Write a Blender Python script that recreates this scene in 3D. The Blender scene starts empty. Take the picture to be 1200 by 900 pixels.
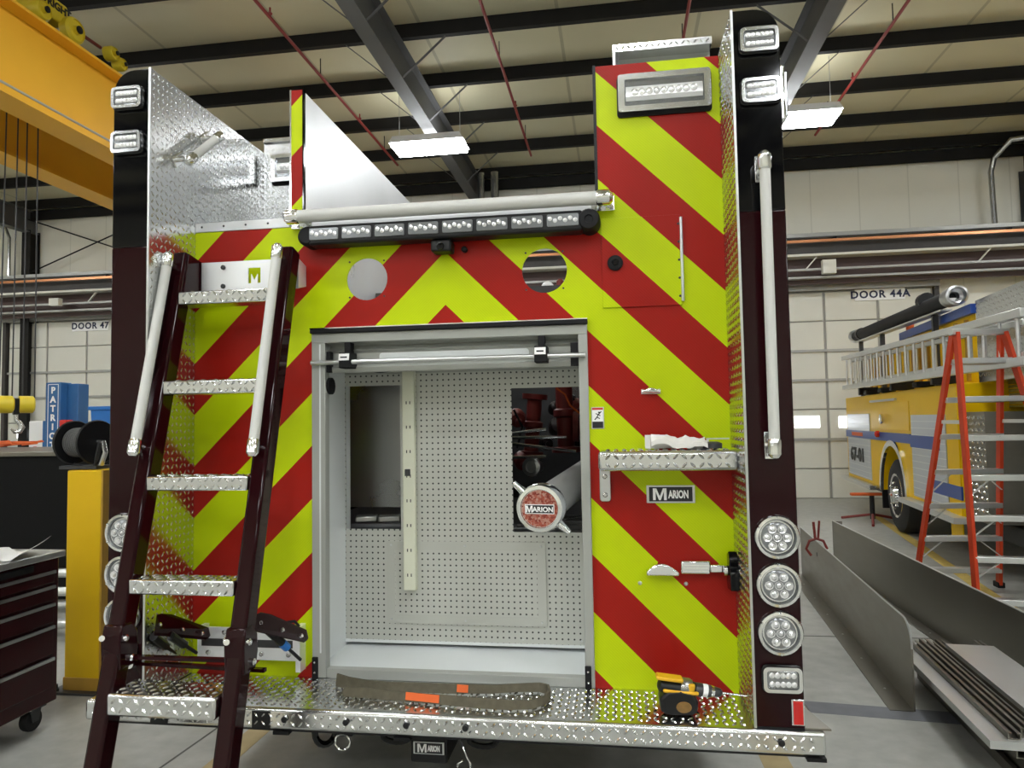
import bpy, math, random
from mathutils import Vector, Matrix
from mathutils.geometry import tessellate_polygon
random.seed(7)
PI = math.pi
scene = bpy.context.scene
COL = scene.collection

# ------------------------------------------------------------------ camera
YAW, PITCH, ROLL, FPX = 0.1471, 0.0532, -0.0169, 830.4
CAM = Vector((0.674, -2.7613, 1.6))
fw = Vector((-math.sin(YAW)*math.cos(PITCH), math.cos(YAW)*math.cos(PITCH), math.sin(PITCH)))
rt = Vector((math.cos(YAW), math.sin(YAW), 0.0)); up = rt.cross(fw)
rt, up = rt*math.cos(ROLL)+up*math.sin(ROLL), -rt*math.sin(ROLL)+up*math.cos(ROLL)
cd = bpy.data.cameras.new('camera'); cam = bpy.data.objects.new('camera', cd); COL.objects.link(cam)
cd.sensor_width = 36.0; cd.lens = 36.0*FPX/1200.0; cd.clip_start = 0.05; cd.clip_end = 200
cam.matrix_world = Matrix(((rt.x, up.x, -fw.x, CAM.x), (rt.y, up.y, -fw.y, CAM.y), (rt.z, up.z, -fw.z, CAM.z), (0, 0, 0, 1)))
scene.camera = cam

# ------------------------------------------------------------------ world, exposure
w = bpy.data.worlds.new('world'); scene.world = w; w.use_nodes = True
w.node_tree.nodes['Background'].inputs[0].default_value = (0.8, 0.85, 0.9, 1)
w.node_tree.nodes['Background'].inputs[1].default_value = 0.05
scene.view_settings.view_transform = 'Standard'; scene.view_settings.look = 'None'
scene.view_settings.gamma = 1.0; scene.view_settings.use_curve_mapping = False
scene.view_settings.exposure = 0.42
LAMP = 34.0          # radiance of the high bay lamps

def at(px, py, X=None, Y=None, Z=None):
    """the point of the place that shows at pixel (px, py) on the plane X=, Y= or Z="""
    d = rt*((px-600)/FPX) - up*((py-450)/FPX) + fw
    i, v = (0, X) if X is not None else (1, Y) if Y is not None else (2, Z)
    return CAM + d*((v-CAM[i])/d[i])

# ------------------------------------------------------------------ helpers
class MB:
    def __init__(s): s.v = []; s.f = []
    def add(s, vs, fs):
        n = len(s.v); s.v += [tuple(p) for p in vs]; s.f += [tuple(i+n for i in f) for f in fs]; return s
    def box(s, x0, x1, y0, y1, z0, z1):
        if x0 > x1: x0, x1 = x1, x0
        if y0 > y1: y0, y1 = y1, y0
        if z0 > z1: z0, z1 = z1, z0
        return s.add([(x0,y0,z0),(x1,y0,z0),(x1,y1,z0),(x0,y1,z0),(x0,y0,z1),(x1,y0,z1),(x1,y1,z1),(x0,y1,z1)],
                     [(0,3,2,1),(4,5,6,7),(0,1,5,4),(1,2,6,5),(2,3,7,6),(3,0,4,7)])
    def obox(s, c, a, b, n, ha, hb, hn):
        c = Vector(c); a = Vector(a).normalized()*ha; b = Vector(b).normalized()*hb; n = Vector(n).normalized()*hn
        if a.cross(b).dot(n) < 0: n = -n
        return s.add([c-a-b-n, c+a-b-n, c+a+b-n, c-a+b-n, c-a-b+n, c+a-b+n, c+a+b+n, c-a+b+n],
                     [(0,3,2,1),(4,5,6,7),(0,1,5,4),(1,2,6,5),(2,3,7,6),(3,0,4,7)])
    def bar(s, p0, p1, wa, wb, side=(1, 0, 0)):
        """square bar from p0 to p1, wa wide along `side`, wb across"""
        p0 = Vector(p0); p1 = Vector(p1); d = (p1-p0); sd = Vector(side); sd = (sd-d*sd.dot(d)/d.dot(d)).normalized()
        return s.obox((p0+p1)/2, d, sd, d.cross(sd), d.length/2, wa/2, wb/2)
    def tube(s, pts, r, seg=12, caps=True):
        pts = [Vector(p) for p in pts]; n0 = len(s.v); rings = len(pts)
        t = (pts[1]-pts[0]).normalized(); ref = Vector((0, 0, 1)) if abs(t.z) < .9 else Vector((1, 0, 0))
        nrm = t.cross(ref).normalized()
        for i, p in enumerate(pts):
            if i == 0: t = (pts[1]-pts[0]).normalized()
            elif i == rings-1: t = (pts[-1]-pts[-2]).normalized()
            else: t = ((pts[i]-pts[i-1]).normalized()+(pts[i+1]-pts[i]).normalized()).normalized()
            nrm = (nrm-t*nrm.dot(t)).normalized(); bn = t.cross(nrm)
            rr = r[i] if isinstance(r, (list, tuple)) else r
            for k in range(seg):
                a = 2*PI*k/seg; s.v.append(tuple(p+nrm*(math.cos(a)*rr)+bn*(math.sin(a)*rr)))
        for i in range(rings-1):
            for k in range(seg):
                k2 = (k+1) % seg
                s.f.append((n0+i*seg+k, n0+i*seg+k2, n0+(i+1)*seg+k2, n0+(i+1)*seg+k))
        if caps:
            s.f.append(tuple(n0+k for k in reversed(range(seg)))); s.f.append(tuple(n0+(rings-1)*seg+k for k in range(seg)))
        return s
    def lathe(s, c, axis, prof, seg=24):
        """prof: [(radius, height along axis)]"""
        c = Vector(c); ax = Vector(axis).normalized(); pts = [c+ax*h for r, h in prof]
        ref = Vector((0, 0, 1)) if abs(ax.z) < .9 else Vector((1, 0, 0)); u = ax.cross(ref).normalized(); v = ax.cross(u)
        n0 = len(s.v)
        for (r, h), p in zip(prof, pts):
            for k in range(seg):
                a = 2*PI*k/seg; s.v.append(tuple(p+u*(math.cos(a)*r)+v*(math.sin(a)*r)))
        for i in range(len(prof)-1):
            for k in range(seg):
                k2 = (k+1) % seg; s.f.append((n0+i*seg+k, n0+i*seg+k2, n0+(i+1)*seg+k2, n0+(i+1)*seg+k))
        s.f.append(tuple(n0+k for k in reversed(range(seg)))); s.f.append(tuple(n0+(len(prof)-1)*seg+k for k in range(seg)))
        return s
    def prism(s, poly, o, u, v, ext):
        """polygon (a,b) -> o+a*u+b*v, extruded by ext"""
        o = Vector(o); u = Vector(u); v = Vector(v); ext = Vector(ext); n = len(poly)
        area = sum(poly[i][0]*poly[(i+1) % n][1]-poly[(i+1) % n][0]*poly[i][1] for i in range(n))
        if (u.cross(v).dot(ext) > 0) != (area > 0): poly = list(reversed(poly))
        b = [o+u*a+v*c for a, c in poly]
        return s.add(b+[p+ext for p in b], [tuple(reversed(range(n))), tuple(range(n, 2*n))]+[(i, (i+1) % n, n+(i+1) % n, n+i) for i in range(n)])
    def sheet(s, loops, o, u, v, ext):
        """polygon with holes (first loop outer), extruded by ext"""
        o = Vector(o); u = Vector(u); v = Vector(v); ext = Vector(ext)
        flat = [p for l in loops for p in l]; n = len(flat)
        tris = tessellate_polygon([[Vector((a, b, 0)) for a, b in l] for l in loops])
        base = [o+u*a+v*b for a, b in flat]; fs = [tuple(t) for t in tris]+[tuple(reversed([i+n for i in t])) for t in tris]
        k = 0
        for l in loops:
            m = len(l)
            for i in range(m): fs.append((k+i, k+(i+1) % m, n+k+(i+1) % m, n+k+i))
            k += m
        return s.add(base+[p+ext for p in base], fs)

def rrect(cx, cy, wd, ht, r, seg=4):
    out = []
    for sx, sy, a0 in ((1, 1, 0), (-1, 1, PI/2), (-1, -1, PI), (1, -1, 1.5*PI)):
        for k in range(seg+1):
            a = a0+PI/2*k/seg; out.append((cx+sx*(wd/2-r)+r*math.cos(a), cy+sy*(ht/2-r)+r*math.sin(a)))
    return out
def circ(cx, cy, r, seg=32): return [(cx+r*math.cos(2*PI*k/seg), cy+r*math.sin(2*PI*k/seg)) for k in range(seg)]

def link(name, mesh, mat, parent=None, label=None, bevel=0, kind=None, smooth=35):
    o = bpy.data.objects.new(name, mesh); COL.objects.link(o)
    if mat is not None: mesh.materials.append(M[mat] if isinstance(mat, str) else mat)
    if parent is not None: o.parent = parent
    if label: o['label'] = label
    if kind: o['kind'] = kind
    if bevel:
        b = o.modifiers.new('bevel', 'BEVEL'); b.width = bevel; b.segments = 2; b.limit_method = 'ANGLE'; b.angle_limit = math.radians(40)
    return o
def obj(name, mb, mat, parent=None, label=None, bevel=0, kind=None, smooth=35):
    me = bpy.data.meshes.new(name); me.from_pydata(mb.v, [], mb.f); me.validate(); me.update()
    for p in me.polygons: p.use_smooth = True
    me.set_sharp_from_angle(angle=math.radians(smooth))
    return link(name, me, mat, parent, label, bevel, kind)
def empty(name, loc=(0, 0, 0), parent=None, label=None, cat=None, group=None, rz=0):
    o = bpy.data.objects.new(name, None); COL.objects.link(o); o.location = loc; o.rotation_euler = (0, 0, rz); o.empty_display_size = .1
    if parent is not None: o.parent = parent
    return tag(o, label, cat, group)
def tag(o, label=None, cat=None, group=None, kind=None):
    if label: o['label'] = label
    if cat: o['category'] = cat
    if group: o['group'] = group
    if kind: o['kind'] = kind
    return o
def copy_of(o, parent=None, delta=None):
    c = o.copy(); COL.objects.link(c); c.parent = parent
    if delta is not None: c.location = Vector(c.location)+Vector(delta)
    for ch in list(o.children): copy_of(ch, c)
    return c
def text(name, body, size, loc, mat, parent=None, rot=(PI/2, 0, 0), ext=.0008, bold=0.0, align='CENTER', space=1.0, sx=1.0):
    c = bpy.data.curves.new(name, 'FONT'); c.body = body; c.size = size; c.extrude = ext; c.offset = bold
    c.align_x = align; c.align_y = 'CENTER'; c.space_character = space; c.resolution_u = 3
    o = bpy.data.objects.new(name, c); COL.objects.link(o); o.location = loc; o.rotation_euler = rot; o.scale = (sx, 1, 1)
    bpy.context.view_layer.update()
    me = bpy.data.meshes.new_from_object(o.evaluated_get(bpy.context.evaluated_depsgraph_get())); me.name = name
    bpy.data.objects.remove(o); bpy.data.curves.remove(c)
    o = bpy.data.objects.new(name, me); COL.objects.link(o); o.location = loc; o.rotation_euler = rot; o.scale = (sx, 1, 1)
    me.materials.clear(); me.materials.append(M[mat])
    if parent is not None: o.parent = parent
    return o

# ------------------------------------------------------------------ materials
M = {}
def nt(name):
    m = bpy.data.materials.new(name); m.use_nodes = True; M[name] = m
    return m.node_tree, m.node_tree.nodes['Principled BSDF']
def mat(name, col, rough=.5, metal=0.0, coat=0.0, spec=.5, var=0.0, scale=8.0, rvar=0.0, bump=0.0, emit=None, stretch=(1, 1, 1), trans=0.0):
    t, b = nt(name); N, L = t.nodes, t.links
    b.inputs['Base Color'].default_value = (*col, 1); b.inputs['Roughness'].default_value = rough; b.inputs['Metallic'].default_value = metal
    b.inputs['Coat Weight'].default_value = coat; b.inputs['Coat Roughness'].default_value = .05; b.inputs['Specular IOR Level'].default_value = spec
    b.inputs['Transmission Weight'].default_value = trans
    if emit: b.inputs['Emission Color'].default_value = (*emit[0], 1); b.inputs['Emission Strength'].default_value = emit[1]
    if var or rvar or bump:
        tc = N.new('ShaderNodeTexCoord'); mp = N.new('ShaderNodeMapping'); mp.inputs['Scale'].default_value = stretch
        nz = N.new('ShaderNodeTexNoise'); nz.inputs['Scale'].default_value = scale; nz.inputs['Detail'].default_value = 6
        L.new(tc.outputs['Object'], mp.inputs['Vector']); L.new(mp.outputs[0], nz.inputs['Vector'])
        if var:
            mx = N.new('ShaderNodeMix'); mx.data_type = 'RGBA'
            mx.inputs[6].default_value = (*[c*(1-var) for c in col], 1); mx.inputs[7].default_value = (*[min(1, c*(1+var)) for c in col], 1)
            L.new(nz.outputs[0], mx.inputs[0]); L.new(mx.outputs[2], b.inputs['Base Color'])
        if rvar:
            mr = N.new('ShaderNodeMapRange'); mr.inputs['To Min'].default_value = max(.02, rough-rvar); mr.inputs['To Max'].default_value = min(1, rough+rvar)
            L.new(nz.outputs[0], mr.inputs['Value']); L.new(mr.outputs[0], b.inputs['Roughness'])
        if bump:
            bp = N.new('ShaderNodeBump'); bp.inputs['Strength'].default_value = bump; bp.inputs['Distance'].default_value = .01
            L.new(nz.outputs[0], bp.inputs['Height']); L.new(bp.outputs[0], b.inputs['Normal'])
    return M[name]

mat('diamond', (.68, .69, .69), .21, 1.0, rvar=.05, scale=5)
mat('chrome', (.86, .87, .87), .13, 1.0)
mat('brushed', (.62, .63, .63), .34, 1.0, var=.08, rvar=.1, scale=6, stretch=(1, 1, 12))
mat('white_sheet', (.86, .87, .88), .32, .5, var=.08, rvar=.1, scale=3)
mat('grey_paint', (.72, .75, .75), .4, 0, var=.04, scale=5)
mat('alu_frame', (.38, .39, .36), .4, .2, var=.03, scale=5)
mat('board_plain', (.50, .505, .46), .42, .15, var=.03)
mat('maroon', (.016, .0022, .0035), .07, 0, spec=.22)
mat('black_gloss', (.003, .003, .0035), .06, 0, spec=.35)
mat('rubber', (.008, .008, .009), .6, spec=.25)
mat('black_satin', (.010, .010, .011), .4, spec=.3)
mat('dark_steel', (.05, .05, .052), .45, .4, var=.2)
mat('lens', (.30, .31, .32), .12, .75, spec=.8)
mat('lens_dark', (.22, .23, .24), .15, .4, spec=.8)
mat('led', (.85, .86, .87), .12, .6)
mat('rail_white', (.60, .60, .57), .5, bump=.15, scale=260)
mat('red_lens', (.55, .008, .006), .15, 0, coat=.6)
mat('cream_plastic', (.72, .73, .58), .45)
mat('white_label', (.92, .92, .91), .5)
mat('label_red', (.6, .03, .02), .45)
mat('print_black', (.01, .01, .012), .5)
mat('red_iron', (.20, .025, .02), .45, var=.3, scale=14)
mat('suction_grey', (.42, .42, .40), .55, var=.06)
mat('strap', (.10, .088, .058), .85, var=.35, scale=40, bump=.4)
mat('orange_tag', (.75, .13, .02), .6)
mat('tool_yellow', (.75, .42, .01), .45)
mat('rag', (.78, .76, .72), .9, bump=.3, scale=30)
mat('blue_plastic', (.02, .17, .55), .4)
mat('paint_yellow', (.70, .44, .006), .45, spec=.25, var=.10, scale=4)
mat('brown_yellow', (.40, .22, .02), .6, var=.3, scale=9)  # darker, browner yellow, varied by noise
mat('crane_yellow', (.82, .43, .025), .45, spec=.3, var=.05, scale=3)
mat('engine_yellow', (.84, .52, .003), .35, spec=.10, var=.04, scale=2)
mat('hoist_yellow', (.75, .58, .03), .4)
mat('royal_blue', (.015, .06, .30), .35)
mat('patriot_blue', (.03, .13, .33), .4)
mat('shutter', (.55, .58, .62), .35, .4)
mat('orange_rail', (.60, .055, .014), .5, spec=.25, var=.1)
mat('mill_alu', (.22, .205, .175), .34, .85, var=.14, rvar=.12, scale=4, stretch=(3, .7, 3))
mat('mill_alu_light', (.66, .67, .66), .32, .75, var=.08, rvar=.1, scale=5)
mat('purlin', (.017, .016, .015), .65, spec=.2, var=.25, scale=3)
mat('rafter', (.085, .085, .085), .5, var=.15, scale=2)
mat('copper', (.70, .30, .13), .35, .5)
mat('rail_steel', (.42, .42, .40), .45, .3, var=.15)
mat('rail_dark', (.06, .055, .052), .6, var=.2)
mat('door_white', (.72, .71, .63), .5, var=.05, scale=1.5)
mat('door_gap', (.36, .35, .32), .6)
mat('sprinkler_red', (.25, .025, .02), .5)
mat('conduit', (.55, .55, .54), .25, .9)
mat('lamp_glow', (1, 1, 1), .4, emit=((.95, .98, 1.0), LAMP))
mat('added_uplight_glow', (1, 1, 1), .4, emit=((.95, .98, 1.0), LAMP*.34))  # glow of an unseen top panel, added to brighten roof and upper walls
mat('lamp_housing', (.75, .75, .75), .4)
mat('tyre', (.018, .018, .018), .75, bump=.3, scale=40)
mat('black_tub', (.004, .004, .0045), .6, spec=.15)
mat('chest_maroon', (.040, .006, .008), .25, spec=.3)
mat('paper', (.82, .82, .80), .8)
mat('gauge_dark', (.03, .02, .02), .4)
mat('yellow_line', (.55, .40, .10), .75, var=.25, scale=12)
mat('tan_line', (.42, .33, .17), .8, var=.2, scale=10)
mat('dark_tape', (.16, .165, .18), .7, var=.2, scale=10)
mat('joint', (.11, .11, .10), .9)
mat('stainless', (.36, .36, .35), .28, .9, rvar=.15, scale=3)

def chevron(name):
    t, b = nt(name); N, L = t.nodes, t.links
    def mth(op, a, bb=None):
        n = N.new('ShaderNodeMath'); n.operation = op
        for i, q in enumerate((a, bb)):
            if q is None: continue
            if isinstance(q, (int, float)): n.inputs[i].default_value = q
            else: L.new(q, n.inputs[i])
        return n.outputs[0]
    tc = N.new('ShaderNodeTexCoord'); sp = N.new('ShaderNodeSeparateXYZ'); L.new(tc.outputs['Object'], sp.inputs[0])
    ax = mth('ABSOLUTE', sp.outputs[0]); tt = mth('ADD', sp.outputs[2], mth('MULTIPLY', ax, .983))
    u = mth('DIVIDE', mth('SUBTRACT', 2.507, tt), .2162)
    red = mth('LESS_THAN', mth('FLOORED_MODULO', u, 2.0), 1.0)
    mx = N.new('ShaderNodeMix'); mx.data_type = 'RGBA'
    mx.inputs[6].default_value = (.51, .64, .003, 1); mx.inputs[7].default_value = (.335, .012, .007, 1)
    L.new(red, mx.inputs[0])
    nz = N.new('ShaderNodeTexNoise'); nz.inputs['Scale'].default_value = 5; L.new(tc.outputs['Object'], nz.inputs['Vector'])
    # fine printed weave of the reflective sheeting, running with the stripes
    wv = mth('SINE', mth('MULTIPLY', tt, 560.0)); k = mth('ADD', mth('MULTIPLY', wv, .035), mth('ADD', mth('MULTIPLY', nz.outputs[0], .14), .93))
    hs = N.new('ShaderNodeHueSaturation'); L.new(mx.outputs[2], hs.inputs['Color']); L.new(k, hs.inputs['Value']); L.new(hs.outputs[0], b.inputs['Base Color'])
    bp = N.new('ShaderNodeBump'); bp.inputs['Strength'].default_value = .06; bp.inputs['Distance'].default_value = .002
    L.new(wv, bp.inputs['Height']); L.new(bp.outputs[0], b.inputs['Normal'])
    b.inputs['Roughness'].default_value = .32; b.inputs['Specular IOR Level'].default_value = .16
chevron('chevron')

def pegboard(name):
    t, b = nt(name); N, L = t.nodes, t.links
    tc = N.new('ShaderNodeTexCoord'); mp = N.new('ShaderNodeMapping'); L.new(tc.outputs['Object'], mp.inputs[0])
    mp.inputs['Scale'].default_value = (1/.0254, 0, 1/.0254); fr = N.new('ShaderNodeVectorMath'); fr.operation = 'FRACTION'; L.new(mp.outputs[0], fr.inputs[0])
    sb = N.new('ShaderNodeVectorMath'); sb.operation = 'SUBTRACT'; L.new(fr.outputs[0], sb.inputs[0]); sb.inputs[1].default_value = (.5, 0, .5)
    ln = N.new('ShaderNodeVectorMath'); ln.operation = 'LENGTH'; L.new(sb.outputs[0], ln.inputs[0])
    th = N.new('ShaderNodeMath'); th.operation = 'LESS_THAN'; L.new(ln.outputs['Value'], th.inputs[0]); th.inputs[1].default_value = .16
    mx = N.new('ShaderNodeMix'); mx.data_type = 'RGBA'; L.new(th.outputs[0], mx.inputs[0])
    mx.inputs[6].default_value = (.52, .525, .48, 1); mx.inputs[7].default_value = (.035, .035, .035, 1)
    L.new(mx.outputs[2], b.inputs['Base Color']); b.inputs['Roughness'].default_value = .42; b.inputs['Metallic'].default_value = .15
pegboard('pegboard')

def concrete():
    t, b = nt('concrete'); N, L = t.nodes, t.links
    tc = N.new('ShaderNodeTexCoord'); n1 = N.new('ShaderNodeTexNoise'); n1.inputs['Scale'].default_value = .9; n1.inputs['Detail'].default_value = 8
    n2 = N.new('ShaderNodeTexNoise'); n2.inputs['Scale'].default_value = 9; n2.inputs['Detail'].default_value = 8
    L.new(tc.outputs['Object'], n1.inputs['Vector']); L.new(tc.outputs['Object'], n2.inputs['Vector'])
    ad = N.new('ShaderNodeMath'); ad.operation = 'ADD'; L.new(n1.outputs[0], ad.inputs[0]); L.new(n2.outputs[0], ad.inputs[1])
    cr = N.new('ShaderNodeValToRGB'); mr = N.new('ShaderNodeMath'); mr.operation = 'MULTIPLY'; mr.inputs[1].default_value = .5; L.new(ad.outputs[0], mr.inputs[0]); L.new(mr.outputs[0], cr.inputs[0])
    cr.color_ramp.elements[0].position = .35; cr.color_ramp.elements[0].color = (.29, .29, .26, 1)
    cr.color_ramp.elements[1].position = .65; cr.color_ramp.elements[1].color = (.42, .42, .385, 1)
    L.new(cr.outputs[0], b.inputs['Base Color'])
    r = N.new('ShaderNodeMapRange'); r.inputs['To Min'].default_value = .28; r.inputs['To Max'].default_value = .5; L.new(n1.outputs[0], r.inputs['Value']); L.new(r.outputs[0], b.inputs['Roughness'])
concrete()
def insulation(name, c0, c1, axis='X', pitch=1.55, seam=.78):
    """vinyl faced insulation: seams every pitch metres, faint stains"""
    t, b = nt(name); N, L = t.nodes, t.links
    tc = N.new('ShaderNodeTexCoord'); sp = N.new('ShaderNodeSeparateXYZ'); L.new(tc.outputs['Object'], sp.inputs[0])
    d = N.new('ShaderNodeMath'); d.operation = 'DIVIDE'; L.new(sp.outputs[axis], d.inputs[0]); d.inputs[1].default_value = pitch
    f = N.new('ShaderNodeMath'); f.operation = 'FRACT'; L.new(d.outputs[0], f.inputs[0])
    s = N.new('ShaderNodeMath'); s.operation = 'LESS_THAN'; L.new(f.outputs[0], s.inputs[0]); s.inputs[1].default_value = .025
    nz = N.new('ShaderNodeTexNoise'); nz.inputs['Scale'].default_value = 1.2; nz.inputs['Detail'].default_value = 6; L.new(tc.outputs['Object'], nz.inputs['Vector'])
    mx = N.new('ShaderNodeMix'); mx.data_type = 'RGBA'; mx.inputs[6].default_value = (*c0, 1); mx.inputs[7].default_value = (*c1, 1); L.new(nz.outputs[0], mx.inputs[0])
    m2 = N.new('ShaderNodeMix'); m2.data_type = 'RGBA'; m2.inputs[7].default_value = (*[q*seam for q in c0], 1); L.new(mx.outputs[2], m2.inputs[6]); L.new(s.outputs[0], m2.inputs[0])
    L.new(m2.outputs[2], b.inputs['Base Color']); b.inputs['Roughness'].default_value = .6
insulation('roof_liner', (.60, .56, .38), (.70, .655, .46), pitch=1.85)
insulation('wall_liner', (.83, .81, .70), (.90, .88, .78), pitch=.92, seam=.9)
# ================================================================== THE SETTING
YW = 12.0; ZC = 6.95
floor = tag(obj('floor', MB().box(-18, 16, -14, YW, -.1, 0), 'concrete'), 'grey sealed concrete workshop floor', kind='structure')
def strip_on_floor(name, p, q, wd, m):
    p = Vector((p[0], p[1], 0)); q = Vector((q[0], q[1], 0)); d = (q-p).normalized(); n = Vector((-d.y, d.x, 0))*wd/2
    mb = MB().prism([(0, 0), (1, 0), (1, 1), (0, 1)], p-n+Vector((0, 0, .0004)), q-p, n*2, Vector((0, 0, .0012)))
    return obj(name, mb, m, floor)
strip_on_floor('painted_line', (1.41, -2.5), (1.34, 2.2), .13, 'tan_line')
strip_on_floor('painted_line', (-1.27, -3), (-1.23, 1.2), .12, 'tan_line')
strip_on_floor('painted_line', (3.75, 3.2), (4.75, 9.6), .12, 'yellow_line')
strip_on_floor('floor_tape', (1.45, 1.46), (2.6, 1.34), .16, 'dark_tape')
strip_on_floor('floor_joint', (-1.55, -.6), (-1.43, 1.6), .012, 'joint')
strip_on_floor('floor_joint', (-9, 2.55), (9, 2.9), .012, 'joint')

def wall(name, mb, label): return tag(obj(name, mb, 'wall_liner'), label, kind='structure')
wall_back = wall('wall_back', MB().box(-18, 16, YW, YW+.2, 0, ZC), 'cream metal clad far wall behind the trucks')
wall('wall_left', MB().box(-18.2, -18, -14, YW+.2, 0, ZC), 'cream clad side wall beyond the overhead crane')
wall('wall_right', MB().box(16, 16.2, -14, YW+.2, 0, ZC), 'cream clad side wall beyond the yellow fire engine')
wall('wall_front', MB().box(-18, 16, -14.2, -14, 0, ZC), 'cream clad end wall behind the viewer')
ceiling = tag(obj('ceiling', MB().box(-18.2, 16.2, -14.2, YW+.2, ZC, ZC+.15), 'roof_liner'), 'cream insulated roof lining above dark steel purlins', kind='structure')

# purlins: Z sections running across the hall
pm = MB(); pm.box(-18, 16, -.008, .008, -.22, 0); pm.box(-18, 16, -.075, .008, -.228, -.212); pm.box(-18, 16, -.008, .075, -.012, 0)
pur = obj('purlin', pm, 'purlin', ceiling); pur.location = (0, 11.7, ZC)
yy = 11.7-1.38
while yy > -13.5:
    c = copy_of(pur, ceiling); c.location = (0, yy, ZC); yy -= 1.38
# rafters: steel I beams running front to back
rm = MB(); rm.box(-.10, .10, -14, YW, -.75, -.732); rm.box(-.006, .006, -14, YW, -.735, -.24); rm.box(-.10, .10, -14, YW, -.245, -.228)
raf = obj('rafter', rm, 'rafter', ceiling); raf.location = (-2.15, 0, ZC)
for x in (-12.85, -7.5, 3.2, 8.55, 13.9):
    c = copy_of(raf, ceiling); c.location = (x, 0, ZC)
# flange braces from each rafter to the purlins
for rx in (-2.15, 3.2):
    for py in (11.7-1.38*k for k in (1, 2, 3, 4, 5)):
        for s in (-1, 1):
            obj('flange_brace', MB().bar((rx+s*.09, py, ZC-.73), (rx+s*.72, py-.02, ZC-.2), .045, .006, (0, 1, 0)), 'rafter', ceiling)
# columns against the far wall
for x in (-12.85, -7.5, -2.15, 3.2, 8.55):
    cm = MB(); cm.box(x-.11, x+.11, YW-.30, YW-.285, 0, ZC-.7); cm.box(x-.006, x+.006, YW-.29, YW-.02, 0, ZC-.7); cm.box(x-.11, x+.11, YW-.03, YW-.012, 0, ZC-.7)
    obj('wall_column', cm, 'rafter' if x > -10 else 'purlin', wall_back)
# girts along the far wall
for z in (5.72, 6.62):
    gm = MB(); gm.box(-18, 16, YW-.2, YW-.19, z-.11, z+.11); gm.box(-18, 16, YW-.2, YW, z+.1, z+.11); gm.box(-18, 16, YW-.2, YW-.14, z-.11, z-.1)
    if z > 6: obj('girt', gm, 'purlin', wall_back)
# crossed brace rods
for p, q in (((at(30, 322, Y=11.75)), at(133, 275, Y=11.75)), (at(48, 262, Y=11.75), at(140, 292, Y=11.75))):
    d = q-p
    obj('brace_rod', MB().tube([p-d*.4, q+d*1.2], .016, 8), 'purlin', wall_back)
# bright conduit drop on the far wall
c0 = at(1166, 268, Y=11.72)
obj('conduit', MB().tube([(c0.x, 11.72, c0.z), (c0.x-.02, 11.72, 6.2), (c0.x+.02, 11.66, 6.45), (c0.x+.2, 11.4, 6.68), (c0.x+.9, 11.3, 6.7)], .05, 10), 'conduit', wall_back)
c0 = at(10, 330, Y=11.72)
obj('conduit', MB().tube([(c0.x, 11.72, c0.z), (c0.x, 11.72, 6.1), (c0.x-.1, 11.7, 6.35), (c0.x-.6, 11.7, 6.45)], .035, 8), 'conduit', wall_back)
# duct and flues in the middle of the far wall
for x0, r in ((564, .075), (580, .085)):
    c0 = at(x0, 230, Y=11.3); obj('flue_pipe', MB().tube([(c0.x, 11.3, 0.2), (c0.x, 11.3, 6.7)], r, 12), 'conduit', wall_back)
c0 = at(531, 225, Y=11.4); obj('service_duct', MB().box(c0.x-.16, c0.x+.16, 11.4, 11.7, .2, 5.6), 'rail_steel', wall_back, bevel=.01)
c0 = at(515, 205, Y=11.2); obj('control_box', MB().box(c0.x-.25, c0.x+.2, 11.2, 11.5, 5.1, 5.7), 'dark_steel', wall_back, bevel=.01)

def sectional_door(name, x0, x1, ztop, cols, label, sign, sx, sz):
    d = obj(name, MB().box(x0, x1, YW-.06, YW-.03, 0, ztop), 'door_gap'); tag(d, label, kind='structure')
    rows = 7; cw = (x1-x0)/cols; rh = ztop/rows
    pm = MB().box(.025, cw-.025, -.03, 0, .012, rh-.012); me = None
    for i in range(cols):
        for j in range(rows):
            if me is None: o = obj('door_panel', pm, 'door_white', d, bevel=.008); me = o.data
            else: o = link('door_panel', me, None, d); b = o.modifiers.new('bevel', 'BEVEL'); b.width = .008; b.segments = 2
            o.location = (x0+i*cw, YW-.06, j*rh)
    for j in (2, 4, 5):
        obj('door_strut', MB().box(x0, x1, YW-.125, YW-.09, j*rh-.03, j*rh+.02), 'rail_steel', d)
    for x in (x0-.06, x1+.06): obj('door_track', MB().box(x-.04, x+.04, YW-.16, YW-.05, 0, ztop+.1), 'rail_dark', d)
    obj('door_header', MB().box(x0-.1, x1+.1, YW-.2, YW-.02, ztop+.02, ztop+.16), 'rail_steel', d)
    s = obj('door_sign', MB().box(sx-.46, sx+.46, YW-.112, YW-.092, sz-.11, sz+.11), 'white_label', d)
    text('door_number', sign, .20, (sx, YW-.114, sz), 'sign_blue', d, ext=.002, bold=.006, space=1.15, sx=1.0)
    return d
mat('sign_blue', (.01, .015, .06), .5)
s47 = at(106, 382, Y=YW-.1); s44 = at(1031, 345, Y=YW-.1)
door_1 = sectional_door('door_1', -13.45, -8.35, 4.1, 5, 'cream sectional door signed DOOR 47', 'DOOR 47', s47.x, s47.z)
door_2 = sectional_door('door_2', 1.76, 6.76, 4.06, 5, 'cream sectional door signed DOOR 44A', 'DOOR 44A', s44.x, s44.z)
# the daylight slots seen as bright panes in the doors
for d, xa, ya, xb, yb in ((door_2, 931, 488, 961, 501), (door_2, 983, 488, 996, 501), (door_1, 20, 504, 39, 513)):
    p = at(xa, ya, Y=YW-.1); q = at(xb, yb, Y=YW-.1)
    obj('window_pane', MB().box(p.x, q.x, YW-.1, YW-.085, q.z, p.z), mat('pane_light%d' % xa, (1, 1, 1), .2, emit=((.95, .98, 1), 3.0)), d, label='small bright window')

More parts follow.
